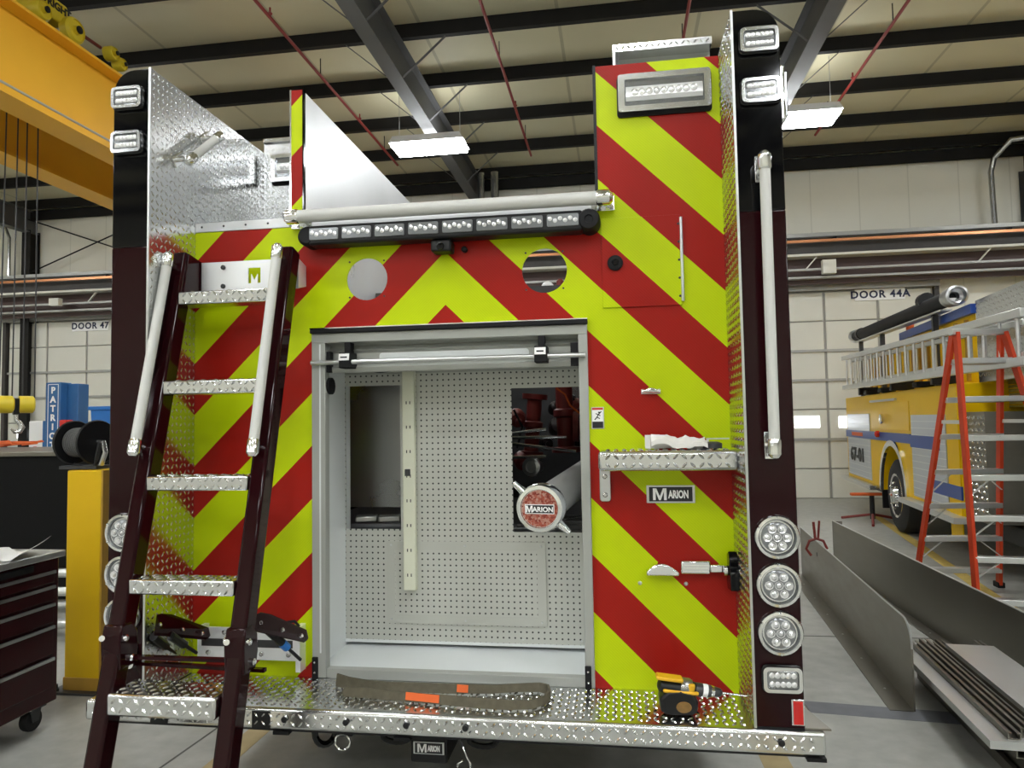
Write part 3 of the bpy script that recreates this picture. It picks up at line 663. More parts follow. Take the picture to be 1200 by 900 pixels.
# cream power strip
s0 = at(471, 435, Y=YB-.03); s1 = at(486, 692, Y=YB-.03)
ps = obj('power_strip', MB().box(s0.x, s0.x+.056, YB-.035, YB-.002, s1.z, s0.z), 'cream_plastic', truck, bevel=.004, label='cream vertical power strip')
for k in range(8):
    z = s1.z+.06+k*(s0.z-s1.z-.1)/8
    for dx in (.018, .034): obj('outlet_slot', MB().box(s0.x+dx, s0.x+dx+.004, YB-.0365, YB-.034, z, z+.013), 'print_black', ps)
obj('strip_switch', MB().box(s0.x+.012, s0.x+.036, YB-.042, YB-.034, 1.37, 1.40), 'dark_steel', ps, bevel=.002)
obj('black_hose', MB().tube([(-.54, .24, 1.845), (-.45, .22, 1.852), (-.36, .24, 1.840), (-.26, .24, 1.848), (-.2, .27, 1.85)], .016, 10), 'rubber', truck)
# ---- what shows behind the back board
obj('inner_sheet', MB().box(-.75, -.20, .55, .556, 1.2, 1.95), 'stainless', truck, label='dull stainless sheet behind the cut out')
obj('inner_floor', MB().box(-1.05, 1.05, .37, 2.4, 1.02, 1.05), 'dark_steel', truck)
obj('pump_bulkhead', MB().box(-1.05, 1.05, 2.38, 2.4, .5, 2.02), 'dark_steel', truck)
obj('inner_bin', MB().box(-.62, -.22, .40, .54, 1.09, 1.12), 'dark_steel', truck, bevel=.004)
for k in range(3): obj('bin_tray', MB().obox((-.5+k*.11, .45, 1.16), (1, .3, 0), (-.3, 1, 0), (0, 0, 1), .05, .04, .014), 'stainless', truck, bevel=.006)
for k in range(7): obj('floor_rib', MB().box(.15, 1.04, .5+k*.12, .55+k*.12, 1.05, 1.07), 'stainless', truck)
pp = empty('pump', (0, 0, 0), truck, label='red and black pump plumbing deep inside')
def flanged(p, q, r, m='red_iron'):
    p = Vector(p); q = Vector(q); d = q-p; L_ = d.length
    return obj('pump_pipe', MB().lathe(p, d, [(r*1.7, 0), (r*1.7, .03), (r, .035), (r, L_*.45), (r*1.35, L_*.47), (r*1.35, L_*.55), (r, L_*.57), (r, L_-.035), (r*1.7, L_-.03), (r*1.7, L_)], 16), m, pp)
flanged(at(622, 535, Y=1.5), at(627, 462, Y=1.5), .045)
flanged(at(664, 530, Y=1.4), at(660, 440, Y=1.4), .05)
flanged(at(672, 500, Y=1.3), at(700, 500, Y=1.3), .05)
obj('pump_plate', MB().box(.3, 1.0, 1.9, 1.91, 1.55, 1.95), 'stainless', pp)
for (x0, y0, x1, y1) in ((600, 513, 664, 512), (600, 520, 675, 529), (600, 536, 640, 535), (600, 508, 640, 503)):
    p, q = at(x0, y0, Y=1.05), at(x1, y1, Y=1.05); obj('control_rod', MB().tube([p+(p-q)*.6, q], .008, 8), 'chrome', pp)
c = at(625, 547, Y=1.0); obj('drain_valve', MB().lathe(c, (-.2, -1, .05), [(.03, -.1), (.03, 0), (.05, .005), (.05, .04), (.03, .045), (.028, .02)], 16), 'stainless', pp)
for k, (x, y, rr) in enumerate(((606, 490, .05), (668, 470, .04), (655, 500, .06), (676, 478, .05), (640, 520, .04), (650, 478, .035), (612, 540, .05), (672, 520, .045))):
    c = at(x, y, Y=1.45+.05*(k % 3)); obj('valve_body', MB().lathe(c, (.3, -1, .4*(k % 3-1)), [(rr*.5, -.06), (rr, -.04), (rr*1.1, 0), (rr*.9, .04), (rr*.4, .05), (rr*.4, .08)], 14), 'gauge_dark' if k % 3 else 'red_iron', pp)
obj('wire', MB().tube([at(652, 455, Y=1.2), at(662, 462, Y=1.2), at(668, 475, Y=1.2), at(680, 485, Y=1.2)], .006, 6), 'orange_tag', pp)
obj('wire', MB().tube([at(602, 480, Y=1.2), at(612, 500, Y=1.2), at(606, 525, Y=1.2)], .007, 6), 'rubber', pp)
def m_logo(c, ux, uz, n, w_, h_, m, parent):
    # heavy block M filling its tile: notches cut from the top and the foot
    p = [(-.5, -.5), (-.30, -.5), (-.30, .22), (-.07, -.5), (.07, -.5), (.30, .22), (.30, -.5), (.5, -.5), (.5, .5), (.24, .5), (0, -.18), (-.24, .5), (-.5, .5)]
    return obj('letter_mark', MB().prism([(a*w_, b*h_) for a, b in p], c, ux, uz, n*.0008), m, parent)
# ---- capped suction tube
cc = at(630, 598, Y=.06); ce = at(697, 549, Y=.95); ax = (ce-cc).normalized()
su = obj('suction_tube', MB().tube([cc+ax*.03, ce], .074, 28), 'suction_grey', truck, label='grey suction tube')
cap = obj('tube_cap', MB().lathe(cc+ax*.05, (-.12, -1, -.02), [(.085, -.03), (.098, -.02), (.098, .028), (.092, .04), (.078, .042), (.076, .034), (.003, .034)], 36), 'chrome', su, label='chrome cap with two lugs')
fdir = Vector((-.12, -1, -.02)).normalized(); fc = cc+ax*.05+fdir*.035; fx = Vector((1, -.12, 0)).normalized(); fz = fx.cross(fdir); fz = -fz if fz.z < 0 else fz
for s in (-1, 1):
    d = (fx*s*.72+fz*(-s)*.62).normalized(); p = fc-fdir*.03
    obj('cap_lug', MB().tube([p+d*.085, p+d*.12, p+d*.150], [.019, .014, .011], 12), 'chrome', su)
def marion_cap_mat():
    t, b = nt('cap_sticker'); N, L = t.nodes, t.links
    tc = N.new('ShaderNodeTexCoord'); v = N.new('ShaderNodeTexVoronoi'); v.inputs['Scale'].default_value = 120; L.new(tc.outputs['Object'], v.inputs['Vector'])
    cr = N.new('ShaderNodeValToRGB'); L.new(v.outputs['Color'], cr.inputs[0]); e = cr.color_ramp.elements
    e[0].color = (.16, .02, .015, 1); e[1].color = (.50, .30, .24, 1); n = e.new(.5); n.color = (.36, .08, .05, 1)
    L.new(cr.outputs[0], b.inputs['Base Color']); b.inputs['Roughness'].default_value = .2
marion_cap_mat()
stk = obj('cap_sticker', MB().lathe(fc, fdir, [(.074, 0), (.074, .0015)], 32), 'cap_sticker', su)
bq = fc+fdir*.002
obj('sticker_band', MB().obox(bq-fz*.002, fx, fz, fdir, .060, .019, .0006), 'white_label', su)
obj('sticker_field', MB().obox(bq-fz*.002+fdir*.0006, fx, fz, fdir, .057, .016, .0006), 'print_black', su)
rz_ = math.atan2(fx.y, fx.x)
m_logo(bq-fx*.042-fz*.002+fdir*.0012, fx, fz, fdir, .028, .027, 'white_label', su)
text('lettering', 'ARION', .027, bq+fx*.014-fz*.004+fdir*.0018, 'white_label', su, rot=(PI/2, 0, rz_), ext=.0004, bold=.0008)

# ---- right hand side fittings
sh = obj('side_step', MB().box(.600, 1.090, -.163, -.006, 1.415, 1.486), 'diamond', truck, bevel=.012, label='fold down diamond plate step')
treads('tread', sh, (.61, -.163, 1.418), (1, 0, 0), (0, 0, 1), .47, .064, pitch=.03, h=.005)
treads('tread', sh, (.61, -.155, 1.486), (1, 0, 0), (0, 1, 0), .47, .145, pitch=.03, h=.005)
bk = obj('step_bracket', MB().prism(rrect(.620, 1.352, .042, .125, .012), (0, -.016, 0), (1, 0, 0), (0, 0, 1), (0, .014, 0)), 'brushed', truck, bevel=.003)
for z in (1.385, 1.315): obj('bracket_bolt', MB().lathe((.620, -.016, z), (0, -1, 0), [(.010, 0), (.010, .004), (.006, .007)], 10), 'conduit', bk)
def badge(x0, x1, z0, z1, y, parent, thick=.006):
    b = obj('name_badge', MB().box(x0, x1, y-thick, y, z0, z1), 'brushed', parent, bevel=.002, label='black and silver maker badge')
    m = (z1-z0)*.12; y2 = y-thick
    obj('badge_field', MB().box(x0+m*1.2, x1-m*1.2, y2-.001, y2+.001, z0+m*.8, z1-m*.8), 'print_black', b)
    h = (z1-z0); w_ = x1-x0
    m_logo(Vector((x0+m*2.8+h*.40, y2-.001, (z0+z1)/2)), Vector((1, 0, 0)), Vector((0, 0, 1)), Vector((0, -1, 0)), h*.76, h*.66, 'white_label', b)
    text('lettering', 'ARION', h*.60, (x0+m*2.8+h*.86+(x1-m*2.8-(x0+m*2.8+h*.86))/2, y2-.0014, (z0+z1)/2-h*.03), 'white_label', b, ext=.0005, bold=.0016, sx=.95*(w_-h*1.5)/(h*1.75)*.92)
badge(.775, .955, 1.283, 1.350, 0, truck)
ws = obj('warning_sign', MB().box(.573, .622, -.003, 0, 1.567, 1.651), 'brushed', truck, bevel=.001, label='small no climbing warning plate')
obj('sign_white', MB().box(.577, .618, -.0045, -.003, 1.595, 1.640), 'white_label', ws)
obj('sign_red', MB().box(.577, .618, -.0045, -.003, 1.640, 1.648), 'label_red', ws)
obj('sign_black', MB().box(.577, .618, -.0045, -.003, 1.570, 1.595), 'print_black', ws)
obj('sign_figure', MB().tube([(.586, -.005, 1.602), (.595, -.005, 1.612), (.600, -.005, 1.622), (.612, -.005, 1.634)], .0022, 6).tube([(.595, -.005, 1.612), (.606, -.005, 1.606)], .002, 6).tube([(.590, -.005, 1.626), (.600, -.005, 1.622), (.608, -.005, 1.617)], .0018, 6).lathe((.603, -.0045, 1.630), (0, -1, 0), [(.0035, 0), (.0035, .001)], 10), 'print_black', ws)
lk = obj('finger_latch', MB().tube([(.770, -.012, 1.707), (.80, -.018, 1.712), (.835, -.016, 1.706)], [.006, .012, .007], 10), 'chrome', truck)
obj('latch_base', MB().box(.765, .838, -.006, 0, 1.697, 1.716), 'brushed', truck, bevel=.002)
dm = obj('dome_handle', MB().prism([(-.06, 0)]+[(-.06+.12*k/10, .045*math.sin(PI*(.12+.8*k/10))) for k in range(11)]+[(.06, 0)], (.826, -.045, 1.018), (1, 0, 0), (0, 0, 1), (0, .043, 0)), 'chrome', truck, bevel=.010, label='chrome half round door handle')
lb2 = obj('door_latch', MB().box(.893, 1.000, -.032, -.002, 1.024, 1.072), 'chrome', truck, bevel=.006, label='ribbed chrome door holder')
for k in range(4): obj('latch_rib', MB().box(.905, .995, -.036, -.030, 1.030+k*.011, 1.035+k*.011), 'chrome', lb2)
obj('latch_neck', MB().box(1.0, 1.045, -.030, -.010, 1.030, 1.058), 'chrome', lb2, bevel=.004)
obj('latch_claw', MB().prism([(-.10, .98), (-.02, .97), (0.0, 1.0), (-.03, 1.055), (-.02, 1.10), (-.06, 1.115), (-.09, 1.09), (-.075, 1.06), (-.10, 1.045)], (1.06, 0, 0), (0, 1, 0), (0, 0, 1), (.030, 0, 0)), 'black_gloss', lb2, bevel=.004)
obj('latch_pivot', MB().lathe((1.055, -.055, 1.045), (1, 0, 0), [(.02, -.012), (.02, .0), (.012, .01)], 14), 'chrome', lb2)
for x in (.742, .912): obj('panel_screw', MB().lathe((x, -.001, .982), (0, -1, 0), [(.008, 0), (.007, .004), (.003, .006)], 10), 'brushed', truck)

# ---- folding ladder on the left hand side
lad = empty('ladder', (0, 0, 0), truck, label='maroon folding ladder with diamond plate rungs')
LY = lambda z: -.135-(2.25-z)*.252
zlist = (2.107, 1.750, 1.397, 1.047)
for x in (-1.058, -.605):
    rl = obj('ladder_rail', MB().bar((x, LY(2.30), 2.30), (x, LY(.02), .02), .060, .075), 'maroon', lad, bevel=.010)
for z in zlist:
    y = LY(z); rg = obj('rung', MB().box(-1.028, -.635, y-.045, y+.045, z-.026, z+.026), 'diamond', lad, bevel=.006)
    # tread relief on the rung's front and top
    mb = treads('rung_tread', lad, (-1.02, y-.045, z-.026), (1, 0, 0), (0, 0, 1), .378, .052, pitch=.026, h=.004)
    treads('rung_tread', lad, (-1.02, y-.045, z+.026), (1, 0, 0), (0, 1, 0), .378, .09, pitch=.026, h=.004)
z = .685; y = LY(z)
obj('rung', MB().box(-1.026, -.637, y-.060, y+.085, z-.037, z+.037), 'diamond', lad, bevel=.01, label='deep bottom step of the ladder')
treads('rung_tread', lad, (-1.02, y-.060, z-.035), (1, 0, 0), (0, 0, 1), .38, .07, pitch=.028, h=.004)
treads('rung_tread', lad, (-1.02, y-.055, z+.037), (1, 0, 0), (0, 1, 0), .38, .14, pitch=.028, h=.004)
# hinge collars and pins
for x in (-1.058, -.605):
    y = LY(.85)
    obj('hinge_collar', MB().prism([(-.04, -.075), (.04, -.075), (.055, -.02), (.05, .04), (.02, .075), (-.03, .075), (-.045, .02)], (x-.036, y, .85), (0, 1, 0), (0, 0, 1), (.072, 0, 0)), 'maroon', lad, bevel=.006)
    for dz, dy in ((.03, -.02), (-.045, .01)): obj('hinge_pin', MB().lathe((x, y+dy, .85+dz), (1, 0, 0), [(.012, -.045), (.012, .045), (.006, .05)], 12), 'chrome', lad)
    obj('pull_pin', MB().tube([(x-.02, y-.045, .885), (x-.01, y-.07, .892)], [.007, .010], 10), 'chrome', lad)
grab(tuple(at(197, 302, Y=LY(2.27)-.085)), tuple(at(157, 528, Y=LY(1.53)-.085)), .0185, 'ladder_handrail', lad, so=.085)
grab(tuple(at(325, 292, Y=LY(2.27)-.085)), tuple(at(296, 528, Y=LY(1.53)-.085)), .0185, 'ladder_handrail', lad, so=.085)
# top bracket with the cut out letter
m0 = at(237, 308, Y=-.075); m1 = at(349, 338, Y=-.075); zc = (m0.z+m1.z)/2+.0; hh = .062
e = at(298, 322, Y=-.075); L0 = .027
Mcut = [(e.x-L0, e.z-.034), (e.x-.014, e.z-.034), (e.x-.014, e.z+.004), (e.x, e.z-.022), (e.x+.014, e.z+.004), (e.x+.014, e.z-.034), (e.x+L0, e.z-.034), (e.x+L0, e.z+.03), (e.x-L0, e.z+.03)]
br = obj('top_bracket', MB().sheet([[(m0.x, zc-hh), (m1.x, zc-hh), (m1.x, zc+hh), (m0.x, zc+hh)], Mcut], (0, -.075, 0), (1, 0, 0), (0, 0, 1), (0, .006, 0)), 'white_sheet', lad, label='white bracket plate with a cut out letter', smooth=20)
for x in (m0.x, m1.x): obj('bracket_return', MB().prism([(-.075, zc-hh), (-.075, zc+hh), (-.003, zc+hh-.02), (-.003, zc-hh+.02)], (x-.003, 0, 0), (0, 1, 0), (0, 0, 1), (.006, 0, 0)), 'white_sheet', lad)
for z in (zc-.04, zc+.038): obj('bracket_bolt', MB().lathe((m0.x+.095, -.075, z), (0, -1, 0), [(.010, 0), (.010, .006), (.005, .009)], 8), 'dark_steel', lad)
obj('gusset', MB().prism([(LY(2.30)-.03, 2.30), (-.04, 2.28), (-.03, 2.14), (LY(2.1)-.02, 2.08)], (-1.030, 0, 0), (0, 1, 0), (0, 0, 1), (.008, 0, 0)), 'maroon', lad, bevel=.002)
# lower bracket plate, arms and gas struts
l0 = at(232, 737, Y=-.05); l1 = at(352, 770, Y=-.05)
lp = obj('lower_bracket', MB().box(l0.x, l1.x, -.055, -.045, .665, .79), 'white_sheet', lad, bevel=.002)
obj('bracket_slot', MB().box(l0.x+.02, l1.x-.03, -.0565, -.054, .715, .745), 'dark_steel', lad)
obj('bracket_leg', MB().box(l0.x, l0.x+.02, -.05, -.001, .665, .79), 'white_sheet', lad); obj('bracket_leg', MB().box(l1.x-.02, l1.x, -.05, -.001, .62, .80), 'white_sheet', lad)
for k in range(4): obj('bracket_bolt', MB().lathe((l0.x+.05+k*.115, -.055, .69), (0, -1, 0), [(.010, 0), (.010, .006), (.005, .009)], 8), 'conduit', lad)
obj('bracket_bolt', MB().lathe((l0.x+.12, -.055, .772), (0, -1, 0), [(.010, 0), (.010, .006), (.005, .009)], 8), 'conduit', lad)
def arm(pa, pb, ya, yb, h0, h1):
    a = at(*pa, Y=ya); b_ = at(*pb, Y=yb)
    mb = MB(); d = b_-a; n = Vector((0, 0, 1)); mb.prism([(0, -h0), (.04, h0*.9), (.25, h0*1.05), (1, h1), (1.04, -h1*.4), (1, -h1)], a, d, n, Vector((0, .03, 0)))
    o = obj('fold_arm', mb, 'maroon', lad, bevel=.004)
    for k in (.12, .55, .95): obj('arm_bolt', MB().lathe(a+d*k+Vector((0, -.001, .005)), (0, -1, 0), [(.009, 0), (.008, .005), (.003, .007)], 10), 'chrome', o)
arm((180, 732), (240, 744), -.36, -.10, .04, .022)
arm((298, 729), (356, 747), -.36, -.10, .035, .022)
obj('tie_bar', MB().bar((-1.03, LY(.8)+.03, .805), (-.60, LY(.8)+.03, .805), .02, .012, (0, 1, 0)), 'maroon', lad)
obj('tie_bar', MB().bar((-1.03, LY(.8)+.06, .775), (-.54, LY(.8)+.06, .765), .02, .012, (0, 1, 0)), 'maroon', lad)
for (p, q) in (((307, 732), (352, 773)), ((180, 746), (208, 768)), ((200, 745), (230, 765))):
    a = at(*p, Y=-.28); b_ = at(*q, Y=-.09); g = obj('gas_strut', MB().tube([a, a.lerp(b_, .5)], .016, 10).tube([a.lerp(b_, .45), b_], .007, 8), 'black_satin', lad)
    if p[0] == 307: obj('strut_label', MB().tube([a.lerp(b_, .50), a.lerp(b_, .64)], .0165, 10), 'blue_plastic', lad)
obj('cable_loop', MB().tube([at(332, 730, Y=-.1), at(345, 728, Y=-.08), at(350, 733, Y=-.07), at(342, 738, Y=-.06)], .006, 8), 'rubber', lad)

# ---- chassis and hitch below the step
obj('crossmember', MB().box(-.95, 1.0, .12, .30, .36, .51), 'black_satin', truck, bevel=.01)
for s in (-1, 1): obj('chassis_rail', MB().box(s*.40, s*.48, .1, 2.6, .45, .58), 'black_satin', truck)
obj('body_underside', MB().box(-1.24, 1.24, .02, 2.6, .50, .56), 'dark_steel', truck)
rc_ = obj('hitch_receiver', MB().box(-.12, .02, -.14, .30, .34, .452), 'black_satin', truck, bevel=.008)
badge(-.108, .010, .374, .420, -.141, truck, .004)
hp = obj('hitch_pin', MB().lathe((.02, -.06, .435), (1, 0, 0), [(.014, 0), (.014, .03), (.008, .034)], 12), 'chrome', truck)
obj('pin_clip', MB().tube([(.045, -.07, .43), (.065, -.09, .39), (.085, -.10, .35), (.098, -.10, .33), (.098, -.10, .30), (.075, -.10, .285), (.052, -.10, .30), (.05, -.10, .325), (.07, -.1, .338)], .004, 8), 'chrome', truck)
for x, r in ((-.20, .05), (.14, .05)): obj('chain_loop', MB().tube([(x+r*math.cos(a)*1.1, -.06, .40+r*math.sin(a)*.5) for a in [2*PI*k/16 for k in range(17)]], .011, 8), 'black_satin', truck)
obj('tow_eye', MB().tube([(-.47+.035*math.cos(a), -.10+.02*math.cos(a), .425+.055*math.sin(a)) for a in [2*PI*k/18 for k in range(19)]], .013, 8), 'black_gloss', truck)
obj('trailer_plug', MB().box(-.43, -.36, -.10, .0, .40, .46), 'black_satin', truck, bevel=.01)
obj('plug_lid', MB().tube([(-.40+.03*math.cos(a), -.105, .385+.03*math.sin(a)) for a in [2*PI*k/14 for k in range(15)]], .004, 6), 'chrome', truck)
for s in (-1, 1):
    wl = obj('rear_wheel', MB().lathe((s*1.2, 2.0, .5), (-s, 0, 0), [(.2, 0), (.44, 0), (.5, .04), (.5, .28), (.44, .32), (.2, .32)], 32), 'tyre', truck)
    obj('wheel_rim', MB().lathe((s*1.2, 2.0, .5), (s, 0, 0), [(.26, -.1), (.27, .004), (.24, .0), (.12, -.06), (.1, .02)], 24), 'chrome', wl)
obj('mud_flap', MB().box(-1.1, -.6, 1.4, 1.42, .12, .55), 'rubber', truck); obj('mud_flap', MB().box(.6, 1.1, 1.4, 1.42, .12, .55), 'rubber', truck)
for x in (-.55, -.1, 1.28): obj('underlip_clip', MB().box(x-.03, x+.03, -.31, -.28, ZS-.095, ZS-.083), 'rubber', truck)

# ---- loose things on the truck
strap_pts = []
c = [(402, 808), (412, 809), (428, 810), (450, 812), (480, 814), (520, 818), (560, 822), (595, 824), (622, 823), (638, 818), (644, 812), (642, 806), (632, 803), (610, 803), (575, 805), (530, 805), (490, 804), (455, 803), (428, 801), (408, 799), (394, 797)]
top_ = [at(px, py+3, Z=ZS+.02) for px, py in c]
mb = MB(); n0 = len(c)
for i, p in enumerate(top_):
    d = (top_[min(i+1, n0-1)]-top_[max(i-1, 0)]).normalized(); nn = Vector((-d.y, d.x, 0)).normalized()*.004
    tilt = .012
    zb = ZS+.006; zh = ZS+.034+.003*math.sin(i*1.3)+.014*max(0, 1-(n0-1-i)/4)
    mb.v += [(p.x-nn.x, p.y-nn.y, zb), (p.x+nn.x, p.y+nn.y, zb), (p.x+nn.x, p.y+nn.y+tilt, zh), (p.x-nn.x, p.y-nn.y+tilt, zh)]
for i in range(n0-1):
    a = i*4; b_ = a+4
    for k in range(4): mb.f.append((a+k, a+(k+1) % 4, b_+(k+1) % 4, b_+k))
mb.f.append((3, 2, 1, 0)); mb.f.append(tuple(4*(n0-1)+k for k in range(4)))
strap = tag(obj('lifting_strap', mb, 'strap'), 'olive lifting strap folded on the tail step', 'strap')
for (xa, xb) in ((476, 515), (536, 549)):
    ya = 816 if xa == 476 else 807
    p = at(xa, ya, Z=ZS+.02); q = at(xb, ya+(4 if xa == 476 else 1), Z=ZS+.02); p.y -= .016; q.y -= .016
    obj('strap_tag', MB().prism([(0, .012), (1, .012), (1, .036), (0, .036)], Vector((p.x, p.y, ZS)), Vector((q.x-p.x, q.y-p.y, 0)), (0, .35, 1), (0, .003, 0)), 'orange_tag', strap)

dr = at(800, 835, Z=ZS)
drill = tag(empty('cordless_drill', (dr.x, dr.y+.02, ZS)), 'yellow and black cordless drill lying on the tail step', 'drill')
drill.rotation_euler = (0, 0, .05); drill.scale = (1.0, 1.0, .74); drill.location = (.862, -.21, ZS+.004)
obj('battery', MB().prism([(-.058, .02), (-.045, .004), (-.02, 0), (.045, 0), (.064, .016), (.068, .06), (.05, .10), (.01, .112), (-.035, .108), (-.062, .075)], (-.01, -.04, .004), (1, 0, 0), (0, 0, 1), (0, .075, 0)), 'black_satin', drill, bevel=.01)
obj('battery_label', MB().lathe((.008, -.041, .045), (0, -1, 0), [(.026, 0), (.024, .003)], 16), mat('drill_sticker', (.22, .12, .03), .6, var=.4, scale=60), drill)
obj('handle', MB().bar((.0, 0, .075), (-.02, .0, .12), .04, .05), 'rubber', drill, bevel=.012)
bd = obj('motor_body', MB().lathe((-.075, .0, .128), (1, 0, -.16), [(.012, 0), (.030, .008), (.034, .04), (.034, .10), (.030, .125), (.026, .13)], 18), 'black_satin', drill)
obj('yellow_shell', MB().obox((-.035, -.008, .162), (1, 0, -.16), (0, 1, 0), (.16, 0, 1), .046, .026, .009), 'tool_yellow', drill, bevel=.007)
obj('yellow_trim', MB().obox((.0, -.030, .108), (1, 0, -.10), (0, 1, 0), (.10, 0, 1), .060, .008, .008), 'tool_yellow', drill, bevel=.006)
obj('yellow_trim', MB().obox((.035, -.026, .122), (1, 0, -.16), (0, 1, 0), (.16, 0, 1), .012, .010, .022), 'tool_yellow', drill, bevel=.006)
obj('gear_case', MB().lathe((.0, .0, .124), (1, 0, -.16), [(.034, 0), (.037, .008), (.036, .03), (.030, .04)], 18), 'stainless', drill)
obj('chuck_tip', MB().lathe((.104, .0, .0995), (1, 0, -.16), [(.0265, 0), (.022, .014), (.012, .032), (.007, .036)], 18), 'chrome', drill)
obj('chuck', MB().lathe((.052, .0, .108), (1, 0, -.16), [(.029, 0), (.029, .022), (.026, .026), (.026, .05), (.018, .085), (.009, .092)], 18), 'dark_steel', drill)
obj('chuck_ring', MB().lathe((.073, .0, .105), (1, 0, -.16), [(.0265, 0), (.0275, .004), (.0275, .016), (.0265, .02)], 18), 'white_label', drill)
obj('drill_bit', MB().tube([(.140, 0, .094), (.195, 0, .086), (.225, 0, .081)], [.006, .004, .003], 8), 'chrome', drill)

rg0 = at(795, 517, Y=-.09)
rag = MB(); nx, ny = 14, 6; random.seed(3)
for j in range(ny):
    for i in range(nx): rag.v.append((rg0.x-.10+.20*i/(nx-1), -.13+.09*j/(ny-1), 1.507+.020*math.sin(i*.7+j)*.5+.018*math.sin(j*1.4)+random.uniform(-.003, .003)+(.012 if i < 9 else 0)))
nb = len(rag.v)
for j in range(ny):
    for i in range(nx): v = rag.v[j*nx+i]; rag.v.append((v[0], v[1], max(1.4925, v[2]-.016)))
for j in range(ny-1):
    for i in range(nx-1):
        a = j*nx+i; rag.f.append((a, a+1, a+nx+1, a+nx)); rag.f.append((nb+a, nb+a+nx, nb+a+nx+1, nb+a+1))
for i in range(nx-1): rag.f.append((i, nb+i, nb+i+1, i+1)); k = (ny-1)*nx+i; rag.f.append((k, k+1, nb+k+1, nb+k))
for j in range(ny-1): k = j*nx; rag.f.append((k, k+nx, nb+k+nx, nb+k)); k = j*nx+nx-1; rag.f.append((k, nb+k, nb+k+nx, k+nx))
tag(obj('shop_rag', rag, 'rag'), 'crumpled white rag lying on the fold down step', 'rag')
tl = tag(empty('tape_tool', (rg0.x+.12, -.09, 1.4915)), 'small grey sanding tool beside the rag on the fold down step', 'tool')
obj('tool_body', MB().lathe((0, 0, 0), (0, 0, 1), [(.035, 0), (.035, .018), (.02, .024)], 18), 'dark_steel', tl)
obj('tool_arm', MB().box(-.02, .06, -.008, .008, .032, .037).box(-.02, -.012, -.008, .008, .02, .034), 'brushed', tl)
bkt = at(768, 521, Y=-.06)
tb = tag(empty('angle_offcut', (bkt.x-.015, -.035, 1.4915)), 'short bent aluminium offcut standing on the fold down step', 'offcut')
obj('upright', MB().box(-.022, .05, 0, .004, 0, .05), 'white_sheet', tb); obj('foot', MB().box(-.022, .05, -.03, 0, 0, .004), 'white_sheet', tb)
# ================================================================== THINGS AROUND
# ---- yellow fire engine beyond the ladder
TH = math.atan2(-.1053, .9944)
eng = tag(empty('fire_engine', (4.725, 10.68, 0), rz=TH), 'yellow fire engine with blue stripe and silver shutters', 'fire engine')
def E_(name, t0, t1, s0, s1, z0, z1, m, parent=None, **k):   # t into the body, s from its far end towards the viewer
    return obj(name, MB().box(t0, t1, -s1, -s0, z0, z1), m, parent or eng, **k)
# side body with an open wheel arch
arc = [(-3.0+.62*math.cos(a), .52+.66*math.sin(a)) for a in [PI*k/16 for k in range(17)]]
poly = [(0, .52), (0, 1.92), (-5.62, 1.92), (-5.62, .52)]+[(p[0], p[1]) for p in reversed(arc)]
obj('body', MB().prism(poly, (0, 0, 0), (0, 1, 0), (0, 0, 1), (2.4, 0, 0)), 'engine_yellow', eng, bevel=.01)
sh1 = E_('shutter', -.012, 0, .12, 1.75, .60, 1.63, 'shutter'); sh2 = E_('shutter', -.012, 0, 3.95, 5.2, .60, 1.60, 'shutter')
for sh_, a, b_, zt_ in ((sh1, .12, 1.75, 1.63), (sh2, 3.95, 5.2, 1.60)):
    for k in range(12): E_('slat_line', -.015, -.011, a, b_, .62+k*(zt_-.62)/12, .628+k*(zt_-.62)/12, 'grey_paint', sh_)
E_('blue_stripe', -.018, 0, .0, 3.9, 1.24, 1.36, 'royal_blue'); E_('blue_stripe', -.018, 0, 3.9, 5.0, 1.20, 1.35, 'royal_blue'); E_('blue_stripe', -.018, 0, 4.75, 5.62, .72, .86, 'royal_blue')
E_('orange_marker', -.022, 0, .5, 1.3, 1.27, 1.33, 'orange_tag')
num = text('fleet_number', '67-01', .30, (-.02, -.85, .95), 'print_black', eng, rot=(PI/2, 0, -PI/2), ext=.003, bold=.01, sx=1.5)
E_('side_door', -.006, 0, 1.9, 3.85, 1.40, 1.78, 'engine_yellow', bevel=.004); E_('drip_rail', -.03, 0, 1.9, 3.3, 1.80, 1.83, 'brushed')
obj('filler_cap', MB().lathe((-.02, -2.6, 1.55), (-1, 0, 0), [(.07, 0), (.07, .03), (.04, .04)], 16), 'chrome', eng)
obj('side_marker', MB().lathe((-.02, -2.35, 1.33), (-1, 0, 0), [(.05, 0), (.05, .04), (.02, .06)], 12), 'red_lens', eng)
E_('corner_bead', -.014, 0, 5.25, 5.6, .3, 1.9, 'engine_yellow', bevel=.02)
E_('rub_rail', -.14, .0, .0, 2.2, .50, .56, 'diamond'); E_('rub_rail', -.14, .0, 3.75, 5.75, .50, .56, 'mill_alu_light')
fm = MB()
for k in range(16):
    a0_, a1_ = PI*k/16, PI*(k+1)/16
    q = [(-3.0+.62*math.cos(a0_), .52+.66*math.sin(a0_)), (-3.0+.62*math.cos(a1_), .52+.66*math.sin(a1_)), (-3.0+.70*math.cos(a1_), .52+.74*math.sin(a1_)), (-3.0+.70*math.cos(a0_), .52+.74*math.sin(a0_))]
    fm.prism(q, (-.03, 0, 0), (0, 1, 0), (0, 0, 1), (.04, 0, 0))
obj('fender_trim', fm, 'chrome', eng)
tw = obj('wheel', MB().lathe((.02, -3.0, .5), (1, 0, 0), [(.30, 0), (.44, 0), (.49, .03), (.5, .06), (.5, .26), (.45, .3), (.3, .3)], 36), 'tyre', eng)
